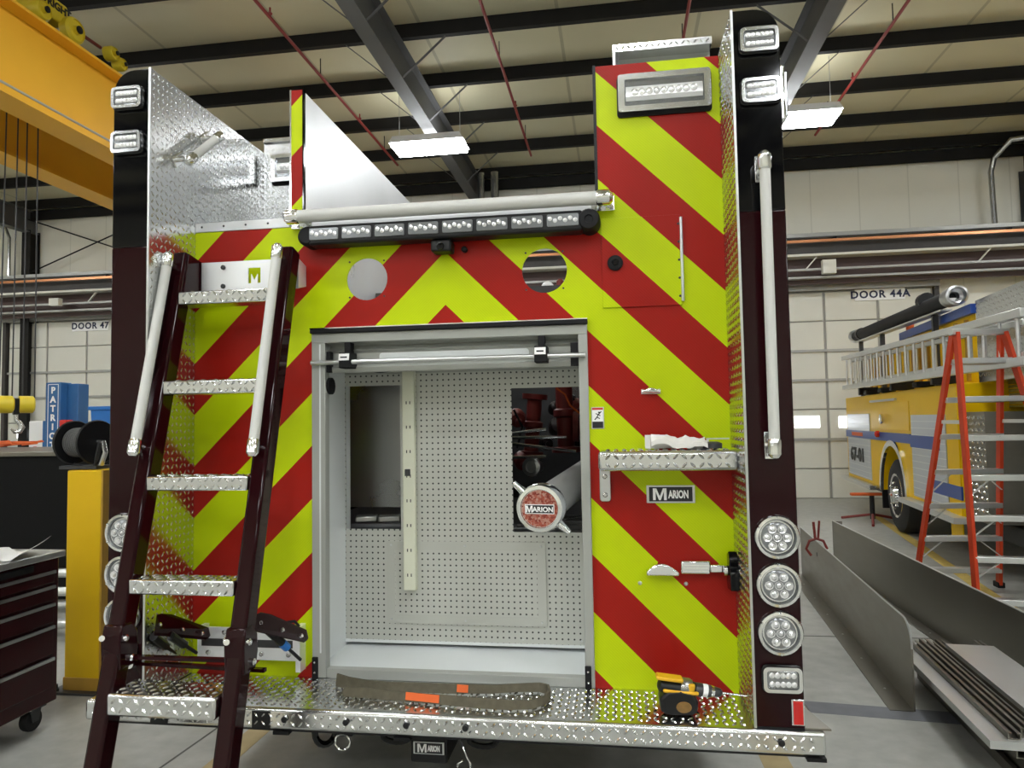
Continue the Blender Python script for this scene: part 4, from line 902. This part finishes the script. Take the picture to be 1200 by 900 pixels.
obj('rim', MB().lathe((.02, -3.0, .5), (-1, 0, 0), [(.31, -.06), (.30, .008), (.27, 0), (.24, -.05), (.12, -.02), (.10, .05), (.05, .06)], 28), 'chrome', tw)
for k in range(8):
    a = 2*PI*k/8; obj('lug_nut', MB().lathe((.03, -3.0+.17*math.cos(a), .5+.17*math.sin(a)), (-1, 0, 0), [(.022, 0), (.02, .05), (.01, .06)], 8), 'chrome', tw)
E_('wheel_well', .35, .4, 2.3, 3.7, .3, 1.2, 'black_tub'); E_('mud_guard', .0, .35, 2.30, 2.34, .25, .9, 'rubber')
E_('underbody', .3, 2.1, 0, 7.6, .35, .52, 'black_satin')
# pump area towards the viewer
dp = E_('pump_panel', .05, 2.3, 5.64, 6.12, .55, 1.62, 'mill_alu'); treads('tread', dp, (.05, -5.64, .56), (0, -1, 0), (0, 0, 1), .48, 1.05, pitch=.06, h=.008)
E_('pump_bay', .8, 2.2, 6.12, 8.2, .55, 1.6, 'black_tub'); E_('panel_louvre', .45, 1.0, 5.62, 8.2, 1.66, 1.92, 'brushed')
for k in range(6): E_('louvre_slat', .43, .46, 5.62, 8.2, 1.68+k*.04, 1.69+k*.04, 'chrome')
for k in range(8): obj('pump_fitting', MB().lathe((.78, -6.3-.2*(k % 4), .8+.45*(k//4)), (-1, 0, 0), [(.08, -.1), (.08, .02), (.11, .03), (.11, .08), (.06, .1)], 14), 'chrome' if k % 2 else 'gauge_dark', eng)
E_('running_board', .45, .9, 6.1, 8.2, .44, .50, 'mill_alu_light')
# hose bed walls, plate box and rack
E_('hosebed_wall', .22, .26, .9, 5.55, 1.92, 2.66, 'engine_yellow')
for k in range(14): E_('wall_rib', .19, .22, 1.0+k*.33, 1.05+k*.33, 1.95, 2.60, 'brown_yellow')
E_('blue_edge', .17, .29, 2.9, 5.55, 2.64, 2.74, 'royal_blue')
bxp = E_('plate_box', .2, 1.8, 5.6, 7.8, 1.92, 2.76, 'diamond'); treads('tread', bxp, (.2, -5.6, 1.95), (0, -1, 0), (0, 0, 1), 2.2, .8, pitch=.055, h=.004)
E_('far_wall', 2.1, 2.14, .9, 5.5, 1.92, 2.6, 'engine_yellow')
for s_ in (1.4, 3.3, 5.0): E_('rack_arm', -.08, .2, s_, s_+.09, 1.93, 2.05, 'black_satin', bevel=.01)
for s_ in (1.6, 2.5, 4.2): E_('black_cover', -.05, .15, s_, s_+.22, 1.93, 2.0, 'rubber', bevel=.02)
# ladder hung on the side
sl = tag(empty('roof_ladder', (4.725, 10.68, 0), rz=TH), 'long aluminium ladder hung along the side of the yellow fire engine', 'ladder')
zt2 = lambda s: 2.60-.030*s
zb2 = lambda s: 2.09-.012*s
for zf in (zt2, zb2): obj('ladder_beam', MB().bar((-.155, -.75, zf(.75)), (-.155, -7.6, zf(7.6)), .07, .07), 'mill_alu_light', sl, bevel=.006)
for k in range(20): s_ = 1.0+k*.34; obj('ladder_rung', MB().tube([(-.155, -s_, zb2(s_)), (-.155, -s_, zt2(s_))], .016, 8), 'mill_alu_light', sl)
for zf, dz in ((zt2, -.06), (zb2, .06)): obj('ladder_beam', MB().bar((-.075, -.95, zf(.95)+dz), (-.075, -7.4, zf(7.4)+dz), .05, .05), 'mill_alu_light', sl, bevel=.006)
for k in range(19): s_ = 1.15+k*.34; obj('ladder_rung', MB().tube([(-.075, -s_, zb2(s_)+.06), (-.075, -s_, zt2(s_)-.06)], .013, 8), 'mill_alu_light', sl)
# hard suction hose on top
hs = tag(empty('suction_hose', (4.725, 10.68, 0), rz=TH), 'black hard suction hose with silver coupling above the yellow fire engine', 'hose')
obj('hose', MB().tube([(.1, -.55, 2.97), (.1, -5.25, 2.86)], .085, 18), 'rubber', hs)
obj('hose_trough', MB().bar((.12, -.6, 2.86), (.12, -5.0, 2.76), .12, .02), 'brushed', hs)
for s_ in (.9, 4.3): obj('hose_clamp', MB().tube([(.1, -s_, 2.963), (.1, -s_-.12, 2.96)], .098, 18), 'black_satin', hs)
obj('coupling', MB().lathe((.1, -5.15, 2.862), (0, -1, -.02), [(.087, 0), (.10, .02), (.10, .1), (.094, .14), (.108, .16), (.108, .27), (.085, .28), (.08, .2), (.05, .18), (.045, .1)], 24), 'brushed', hs)
obj('far_coupling', MB().lathe((.1, -.6, 2.97), (0, 1, .02), [(.09, 0), (.11, .03), (.11, .12), (.04, .14)], 18), 'brushed', hs)
for s_ in (.8, 2.2, 4.6): obj('trough_post', MB().box(.09, .15, -s_-.03, -s_+.03, 1.93, 2.87), 'dark_steel', hs)
bw = tag(obj('alarm_beacon', MB().lathe((4.617, 7.47, 2.742), (0, 0, 1), [(.05, 0), (.05, .09), (.02, .12)], 14), 'orange_tag'), 'small orange beacon beside the blue edge of the yellow fire engine', 'beacon')
bw.location = (0, 0, 0)

# ---- red step ladder
lad2 = tag(empty('step_ladder', (3.4, 3.4, 0)), 'tall red double sided step ladder with aluminium steps', 'step ladder')
LO = Vector((3.4, 3.4, 0))
apx = (Vector((3.40, 3.44, 2.26)), Vector((3.80, 3.53, 2.26)))
back = (Vector((3.38, 4.42, 0)), Vector((4.12, 4.46, 0))); near = (Vector((3.36, 3.20, 0)), Vector((4.15, 3.10, 0)))
for i in (0, 1):
    for ft in (back[i], near[i]):
        o_ = obj('ladder_leg', MB().bar(apx[i]-LO+Vector((0, .03 if ft.y > 3.9 else -.03, 0)), ft-LO, .028, .075, (1, 0, 0)), 'orange_rail', lad2, bevel=.004)
        obj('foot', MB().box(ft.x-3.4-.03, ft.x-3.4+.03, ft.y-3.4-.05, ft.y-3.4+.05, 0, .05), 'rubber', lad2, bevel=.005)
obj('top_cap', MB().prism([(3.36-3.4, -.02), (3.84-3.4, .09), (3.84-3.4, .17), (3.36-3.4, .06)], (0, 0, 2.24), (1, 0, 0), (0, 1, 0), (0, 0, .05)), 'mill_alu_light', lad2, bevel=.006)
for ft, n in ((back, 7), (near, 7)):
    for k in range(n):
        f_ = (k+.75)/(n+.3)
        p = apx[0].lerp(ft[0], f_)-LO; q = apx[1].lerp(ft[1], f_)-LO
        stp = obj('ladder_step', MB().bar(p, q, .085, .045, (0, 1, 0)), 'mill_alu_light', lad2, bevel=.004)
        if k in (3, 4, 5):
            for e_, o2 in ((p, q), (q, p)): obj('step_brace', MB().bar(e_+Vector((0, 0, -.16)), e_.lerp(o2, .28)+Vector((0, 0, -.01)), .02, .006, (0, 1, 0)), 'mill_alu_light', lad2)
obj('spreader', MB().bar(apx[0].lerp(back[0], .32)-LO, apx[0].lerp(near[0], .32)-LO, .03, .006, (0, 0, 1)), 'mill_alu_light', lad2)
obj('spreader', MB().bar(apx[1].lerp(back[1], .32)-LO, apx[1].lerp(near[1], .32)-LO, .03, .006, (0, 0, 1)), 'mill_alu_light', lad2)

# ---- aluminium sheet panels standing on the floor
def angle_panel(name, p, q, ht, thick, lip, m, label, round_near=0.0, lip_side=1, post=False):
    """upright sheet from p (near) to q (far) with a floor flange"""
    p = Vector((*p, 0)); q = Vector((*q, 0)); d = q-p; L_ = d.length; d.normalize(); n = Vector((d.y, -d.x, 0))*lip_side
    t = tag(empty(name, tuple(p)), label, 'metal panel', 'bare aluminium panels on the floor')
    pl = [(0, 0)]
    r = round_near
    if r: pl += [(0, ht-r)]+[(r-r*math.cos(a), ht-r+r*math.sin(a)) for a in [PI/2*k/8 for k in range(1, 9)]]
    else: pl += [(0, ht)]
    pl += [(L_, ht), (L_, 0)]
    obj('upright_sheet', MB().prism(pl, (0, 0, .004), d, (0, 0, 1), n*-thick), m, t, smooth=30)
    obj('floor_flange', MB().prism([(0, 0), (L_, 0), (L_, lip), (0, lip)], (0, 0, 0), d, n, (0, 0, .005)), m, t)
    edge = [(a, b) for a, b in pl[1:-1]]
    obj('bright_edge', MB().tube([Vector((0, 0, .004))+d*a+Vector((0, 0, b))-n*thick/2 for a, b in pl[1:-1]], thick*.62, 6), 'mill_alu_light', t)
    if post: obj('end_return', MB().prism([(L_-.01, 0), (L_, 0), (L_, -.10), (L_-.01, -.10)], (0, 0, 0), d, n, (0, 0, ht)), m, t)
    for k in range(6): obj('rivet', MB().lathe(d*(L_*(k+.6)/6.5)+n*lip*.5*(1 if lip_side > 0 else 1)+Vector((0, 0, .004)), (0, 0, 1), [(.008, 0), (.005, .004)], 8), 'mill_alu_light', t)
    return t
angle_panel('sheet_panel', (2.215, 1.42), (2.49, 4.9), .47, .009, .12, 'mill_alu', 'upright aluminium panel with a rounded top corner', .14, lip_side=-1)
angle_panel('sheet_panel', (2.93, 1.2), (2.955, 5.45), .46, .01, .09, 'mill_alu', 'longer upright aluminium panel in front of the red step ladder', 0, lip_side=-1, post=True)
# locking clamp on the rounded panel
ck = at(957, 640, X=2.42)
cl = tag(empty('locking_clamp', (ck.x, ck.y, .45)), 'rusty red locking clamp gripping the edge of the rounded panel', 'clamp')
obj('clamp_jaw', MB().tube([(-.05, 0, -.10), (-.09, 0, -.04), (-.06, 0, .03), (.0, 0, .05), (.06, 0, .03), (.09, 0, -.04)], .012, 8), 'red_iron', cl)
obj('clamp_handle', MB().tube([(-.01, 0, .05), (-.02, 0, .2)], .012, 8).tube([(.015, 0, .05), (.03, 0, .21)], .01, 8), 'red_iron', cl)
obj('clamp_screw', MB().lathe((.02, .0, -.09), (1, 0, 0), [(.02, -.02), (.02, .02)], 10), 'black_satin', cl)

# ---- stack of panels and channel bars
def plank(name, p, q, wd, z0, z1, m, label, cat, group=None, wall=None):
    """long piece from p to q; wd wide; `wall` makes it an open channel"""
    p = Vector((*p, 0)); q = Vector((*q, 0)); d = q-p; L_ = d.length; d.normalize(); n = Vector((d.y, -d.x, 0))
    mb = MB()
    if wall is None: mb.prism([(0, 0), (wd, 0), (wd, z1-z0), (0, z1-z0)], (0, 0, 0), n, (0, 0, 1), d*L_)
    else:
        h = z1-z0; w_ = wall
        mb.prism([(0, 0), (wd, 0), (wd, h), (wd*.7, h), (wd*.7, h-w_), (wd-w_, h-w_), (wd-w_, w_), (w_, w_), (w_, h-w_), (wd*.3, h-w_), (wd*.3, h), (0, h)], (0, 0, 0), n, (0, 0, 1), d*L_)
    o = obj(name, mb, m, None, smooth=20); o.location = (p.x, p.y, z0); return tag(o, label, cat, group)
pa = at(1155, 868, Z=.20); A0 = (pa.x, pa.y)
DIRX = .235/3.2
def sp(off, y0): return (2.30+off+(y0-.9)*DIRX, y0)
plank('backing_panel', sp(-.06, .62), sp(-.06, 2.0), .52, .165, .20, 'mill_alu_light', 'bright white edged panel under the channel bars', 'metal panel')
g_ = 'channel bars stacked on the bright panel'
plank('channel_bar', sp(.02, .64), sp(.02, 1.95), .05, .2, .228, 'mill_alu', 'aluminium channel bar nearest the rounded panel on the stack', 'bar', g_, .004)
plank('channel_bar', sp(.08, .66), sp(.08, 1.95), .045, .2, .240, 'mill_alu', 'second aluminium channel bar on the stack from the rounded panel', 'bar', g_, .004)
plank('channel_bar', sp(.132, .68), sp(.132, 1.95), .035, .2, .225, 'mill_alu', 'aluminium channel bar tucked against the wide flat cover', 'bar', g_, .004)
cvp = plank('flat_cover', sp(.172, .70), sp(.172, 1.78), .25, .24, .262, 'mill_alu_light', 'wide flat aluminium cover on top of the stack', 'metal panel')
plank('channel_bar', sp(.172, .70), sp(.172, 1.95), .04, .2, .239, 'mill_alu', 'aluminium channel bar under the near edge of the wide flat cover', 'bar', g_, .004)
plank('channel_bar', sp(.385, .70), sp(.385, 1.95), .04, .2, .239, 'mill_alu', 'aluminium channel bar under the far edge of the wide flat cover', 'bar', g_, .004)
g2 = 'channel bars below the bright panel'
random.seed(5)
k = 0
for row in range(3):
    for col in range(4):
        x = .06+col*.10+(.03 if row % 2 else 0)
        plank('channel_bar', sp(x, .62+.05*random.random()), sp(x, 1.95), .07, .001+row*.054, .05+row*.054, 'mill_alu', 'channel bar, %s from the truck side, in the %s layer under the bright panel' % (('first', 'second', 'third', 'fourth')[col], ('bottom', 'middle', 'top')[row]), 'bar', g2, .006); k += 1

# ---- left: tool chest, column, reel, tub, lift
XC = -2.38
tc_ = tag(empty('tool_chest', (-2.7, .1, 0)), 'maroon rolling tool chest with silver trimmed drawers', 'tool chest')
def T_(name, x0, x1, y0, y1, z0, z1, m, parent=None, **k): return obj(name, MB().box(x0+2.7, x1+2.7, y0-.1, y1-.1, z0, z1), m, parent or tc_, **k)
T_('cabinet', -2.95, XC-.012, -.55, .78, .13, .90, 'chest_maroon', bevel=.006)
T_('worktop', -2.97, XC+.01, -.57, .80, .90, .935, 'mill_alu_light', bevel=.004)
zz = (.84, .76, .665, .545, .375, .20)
for k in range(5):
    dw = T_('drawer', XC-.012, XC, -.50, .735, zz[k+1]+.010, zz[k]-.004, 'chest_maroon', bevel=.003)
    T_('drawer_pull', XC-.002, XC+.012, -.50, .735, zz[k]-.020, zz[k]-.004, 'brushed', dw)
T_('name_plate', XC-.012, XC-.004, .30, .6, .852, .885, 'black_satin')
obj('lock', MB().lathe((XC-.012+2.7, .42-.1-.25, .868), (1, 0, 0), [(.012, 0), (.012, .008)], 12), 'chrome', tc_)
for (x, y) in ((XC-.08, .68), (XC-.08, -.45), (-2.85, .68), (-2.85, -.45)):
    cw = obj('caster', MB().lathe((x+2.7-.02, y-.1, .058), (1, 0, 0), [(.02, 0), (.055, 0), (.058, .01), (.058, .03), (.055, .04), (.02, .04)], 22), 'tyre', tc_)
    obj('fork', MB().prism([(-.04, .125), (.04, .125), (.02, .05), (-.02, .05)], (x+2.7-.03, y-.1, 0), (0, 1, 0), (0, 0, 1), (.006, 0, 0)).prism([(-.04, .125), (.04, .125), (.02, .05), (-.02, .05)], (x+2.7+.026, y-.1, 0), (0, 1, 0), (0, 0, 1), (.006, 0, 0)).box(x+2.7-.05, x+2.7+.05, y-.15, y-.05, .118, .13), 'dark_steel', cw)
random.seed(11)
for k, (x, y, rz, lb) in enumerate(((-2.48, .57, .2, 'creased white paper sheet nearest the corner of the tool chest'), (-2.62, .30, -.5, 'white paper sheet curling up on the tool chest'), (-2.80, .58, .9, 'white paper sheet at the back of the tool chest top'))):
    pm_ = MB(); n = 7
    for j in range(n):
        for i in range(n):
            u_, v_ = i/(n-1)-.5, j/(n-1)-.5
            pm_.v.append((u_*.22, v_*.28, .0025+.004*k+.14*max(0, abs(u_+v_*.4)-.12+.12*k*.5)**1.1+.006*math.sin(6*u_+3*v_+k)**2))
    nb = len(pm_.v); pm_.v += [(a, b, c_-.0012) for a, b, c_ in pm_.v]
    for j in range(n-1):
        for i in range(n-1): a = j*n+i; pm_.f.append((a, a+1, a+n+1, a+n)); pm_.f.append((nb+a, nb+a+n, nb+a+n+1, nb+a+1))
    for i in range(n-1):
        pm_.f.append((i, nb+i, nb+i+1, i+1)); q = (n-1)*n+i; pm_.f.append((q, q+1, nb+q+1, nb+q))
        q = i*n; pm_.f.append((q, q+n, nb+q+n, nb+q)); q = i*n+n-1; pm_.f.append((q, nb+q, nb+q+n, q+n))
    o = obj('paper_sheet', pm_, 'paper', smooth=60); o.location = (x, y, .936+.012*k); o.rotation_euler = (0, 0, rz); tag(o, lb, 'paper', 'papers on the tool chest')

col_ = tag(empty('guard_post', (-2.56, 1.32, 0)), 'square yellow steel guard post with a black reel on top', 'post')
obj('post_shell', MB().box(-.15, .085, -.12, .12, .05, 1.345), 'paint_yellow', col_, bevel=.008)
obj('post_side', MB().box(.083, .095, -.118, .118, .05, 1.343), 'brown_yellow', col_)  # this side is a browner yellow than the shell
obj('post_foot', MB().box(-.155, .10, -.125, .125, .012, .09), 'brown_yellow', col_, bevel=.004)
obj('base_plate', MB().box(-.22, .2, -.17, .17, 0, .014), 'dark_steel', col_)
for x in (-.18, .17): obj('anchor_bolt', MB().lathe((x, -.14, .014), (0, 0, 1), [(.014, 0), (.014, .015), (.007, .016), (.007, .04)], 8), 'dark_steel', col_)
rp = at(101, 521, Y=1.32)
reel = tag(empty('cable_reel', (rp.x, 1.32, 1.349)), 'black cable reel standing on the yellow guard post', 'reel')
ra = Vector((.95, -.30, .0)).normalized(); rc0 = Vector((0, 0, rp.z-1.345+.01))
rr = .135
obj('flange', MB().lathe(rc0-ra*.12, ra, [(.05, -.012), (rr, -.012), (rr+.006, 0), (rr, .012), (.05, .012)], 32), 'black_satin', reel)
obj('flange', MB().lathe(rc0+ra*.11, ra, [(.05, -.012), (rr, -.012), (rr+.006, 0), (rr, .012), (.06, .012)], 32), 'black_satin', reel)
wm = MB()
for k in range(10): wm.lathe(rc0+ra*(-.10+k*.0205), ra, [(.085, 0), (.095, .005), (.095, .015), (.085, .02)], 24)
obj('wound_cable', wm, mat('cable_grey', (.09, .09, .09), .6), reel)
obj('swivel_pipe', MB().tube([rc0+ra*.12, rc0+ra*.17, rc0+ra*.19+Vector((0, 0, -.06)), rc0+ra*.15+Vector((0, 0, -.14))], .016, 10), 'conduit', reel)
obj('reel_stand', MB().bar(rc0+ra*-.15, Vector((-.1, .04, 0)), .03, .01, (0, 1, 0)).bar(rc0+ra*.14, Vector((.1, -.05, 0)), .03, .01, (0, 1, 0)).box(-.13, .13, -.07, .07, 0, .02), 'dark_steel', reel)

tub = tag(empty('steel_tub', (-5.6, 3.6, 0)), 'big black steel tub behind the yellow guard post', 'tub')
obj('tub_side', MB().prism([(-2.6, .0), (2.35, .0), (2.35, 1.36), (-2.6, 1.36)], (0, -.6, 0), (1, 0, 0), (0, 0, 1), (0, .03, 0)), 'black_tub', tub)
obj('tub_side', MB().box(-2.6, 2.35, 1.0, 1.03, 0, 1.36), 'black_tub', tub); obj('tub_end', MB().box(2.32, 2.35, -.6, 1.03, 0, 1.36), 'black_tub', tub)
obj('tub_top', MB().box(-2.6, 2.35, -.64, 1.05, 1.36, 1.40), 'mill_alu', tub, bevel=.005); obj('tub_floor', MB().box(-2.6, 2.35, -.6, 1.0, .1, .15), 'black_tub', tub)
obj('tub_rail', MB().box(-2.6, 2.35, -.63, -.6, .3, .36), 'black_satin', tub)
random.seed(21)
p0_ = at(18, 523, Z=1.42)
tang = [(random.uniform(-.28, .28), random.uniform(-.12, .12), .015+random.uniform(0, .07)) for _ in range(26)]
tag(obj('wire_tangle', MB().tube([p0_+Vector(t)-Vector((0, 0, .02)) for t in tang], .008, 6), 'orange_tag'), 'orange wire tangle lying on the black tub', 'wire')

lf = at(66, 487, Y=8.0)
lift = tag(empty('lift_post', (lf.x, 8.0, 0)), 'blue lift post with white vertical lettering by the far door', 'lift')
obj('post', MB().box(-.21, .07, 0, .25, 0, 2.40), 'patriot_blue', lift, bevel=.01)
obj('rear_post', MB().box(.07, .28, .15, .4, 0, 2.38), 'patriot_blue', lift, bevel=.01)
obj('carriage', MB().box(-.28, -.2, .02, .22, .9, 1.75), 'patriot_blue', lift, bevel=.01); obj('red_cover', MB().box(.07, .2, -.02, .15, .7, 1.76), 'label_red', lift, bevel=.02)
for i, ch in enumerate('PATRIOT'): text('lettering', ch, .15, (-.065, -.004, 2.26-i*.155), 'white_label', lift, ext=.002, bold=.006)
obj('letter_frame', MB().sheet([rrect(-.065, 1.76, .20, 1.22, .01), rrect(-.065, 1.76, .18, 1.20, .008)], (0, -.003, 0), (1, 0, 0), (0, 0, 1), (0, .003, 0)), 'white_label', lift)
obj('safety_label', MB().box(-.15, .02, -.004, 0, 1.02, 1.12), 'hoist_yellow', lift)
for k in range(3): obj('data_label', MB().box(-.15, .02, -.004, 0, .98-.16*k-.12, .98-.16*k), 'white_label', lift)
cb = at(45, 514, Y=8.3); ct = tag(empty('control_cabinet', (cb.x, 8.3, 0)), 'small white control cabinet beside the blue lift post', 'cabinet')
obj('cabinet_body', MB().box(-.19, .19, 0, .25, .6, 1.75), 'white_label', ct, bevel=.01); obj('red_button', MB().lathe((-.05, 0, 1.25), (0, -1, 0), [(.06, 0), (.06, .03), (.03, .05)], 14), 'label_red', ct)
obj('cabinet_stand', MB().box(-.15, .15, .02, .22, 0, .6), 'rail_dark', ct)
bb = at(128, 484, Y=8.0); bl = tag(empty('plastic_bin', (bb.x, 8.0, 1.55)), 'bright blue plastic bin just behind the maroon post', 'bin')
obj('bin_body', MB().prism([(-.2, 0), (.2, 0), (.23, .38), (-.23, .38)], (0, -.15, 0), (1, 0, 0), (0, 0, 1), (0, .4, 0)), 'blue_plastic', bl, bevel=.01); obj('bin_rim', MB().box(-.26, .26, -.18, .28, .36, .42), 'blue_plastic', bl, bevel=.01)
bs = tag(empty('bin_stand', (bb.x, 8.0, 0)), 'dark steel stand carrying the blue plastic bin', 'stand')
obj('stand_top', MB().box(-.3, .4, -.2, .4, 1.5, 1.55), 'rail_dark', bs)
for sx in (-.28, .38):
    for sy in (-.18, .38): obj('leg', MB().box(sx-.02, sx+.02, sy-.02, sy+.02, 0, 1.5), 'rail_dark', bs)
# tubes stacked beyond the tool chest
g3 = 'shiny tubes stored beyond the tool chest'
for k, z in enumerate((.10, .22, .34, .46)):
    tag(obj('steel_tube', MB().tube([(-4.2, 2.2+.1*(k % 2), z), (-2.75, 2.2+.1*(k % 2), z+.03)], .035, 12), 'mill_alu_light'), '%s shiny round tube on the rack beyond the tool chest' % ('lowest', 'second lowest', 'second highest', 'highest')[k], 'tube', g3)
rk = tag(empty('tube_rack', (-3.4, 2.25, 0)), 'low dark rack holding the shiny tubes', 'rack')
for x in (-.6, .5):
    obj('rack_post', MB().box(x-.03, x+.03, .14, .2, 0, .6), 'dark_steel', rk)
    for z in (.10, .22, .34, .46): obj('rack_arm', MB().box(x-.02, x+.02, -.10, .16, z-.058, z-.036), 'dark_steel', rk)
# stand beside the yellow engine's wheel
js = at(1023, 612, Z=0); jk = tag(empty('wheel_stand', (js.x, js.y, 0)), 'low red tripod stand beside the wheel of the yellow engine', 'stand')
obj('stand_post', MB().tube([(0, 0, .05), (0, 0, .42)], .035, 10), 'black_satin', jk); obj('stand_head', MB().box(-.3, .3, -.05, .05, .40, .44), 'orange_tag', jk, bevel=.01)
for a in (0.2, 2.3, 4.4): obj('leg', MB().tube([(0, 0, .12), (.5*math.cos(a), .5*math.sin(a), .02)], .02, 8), 'red_iron', jk)
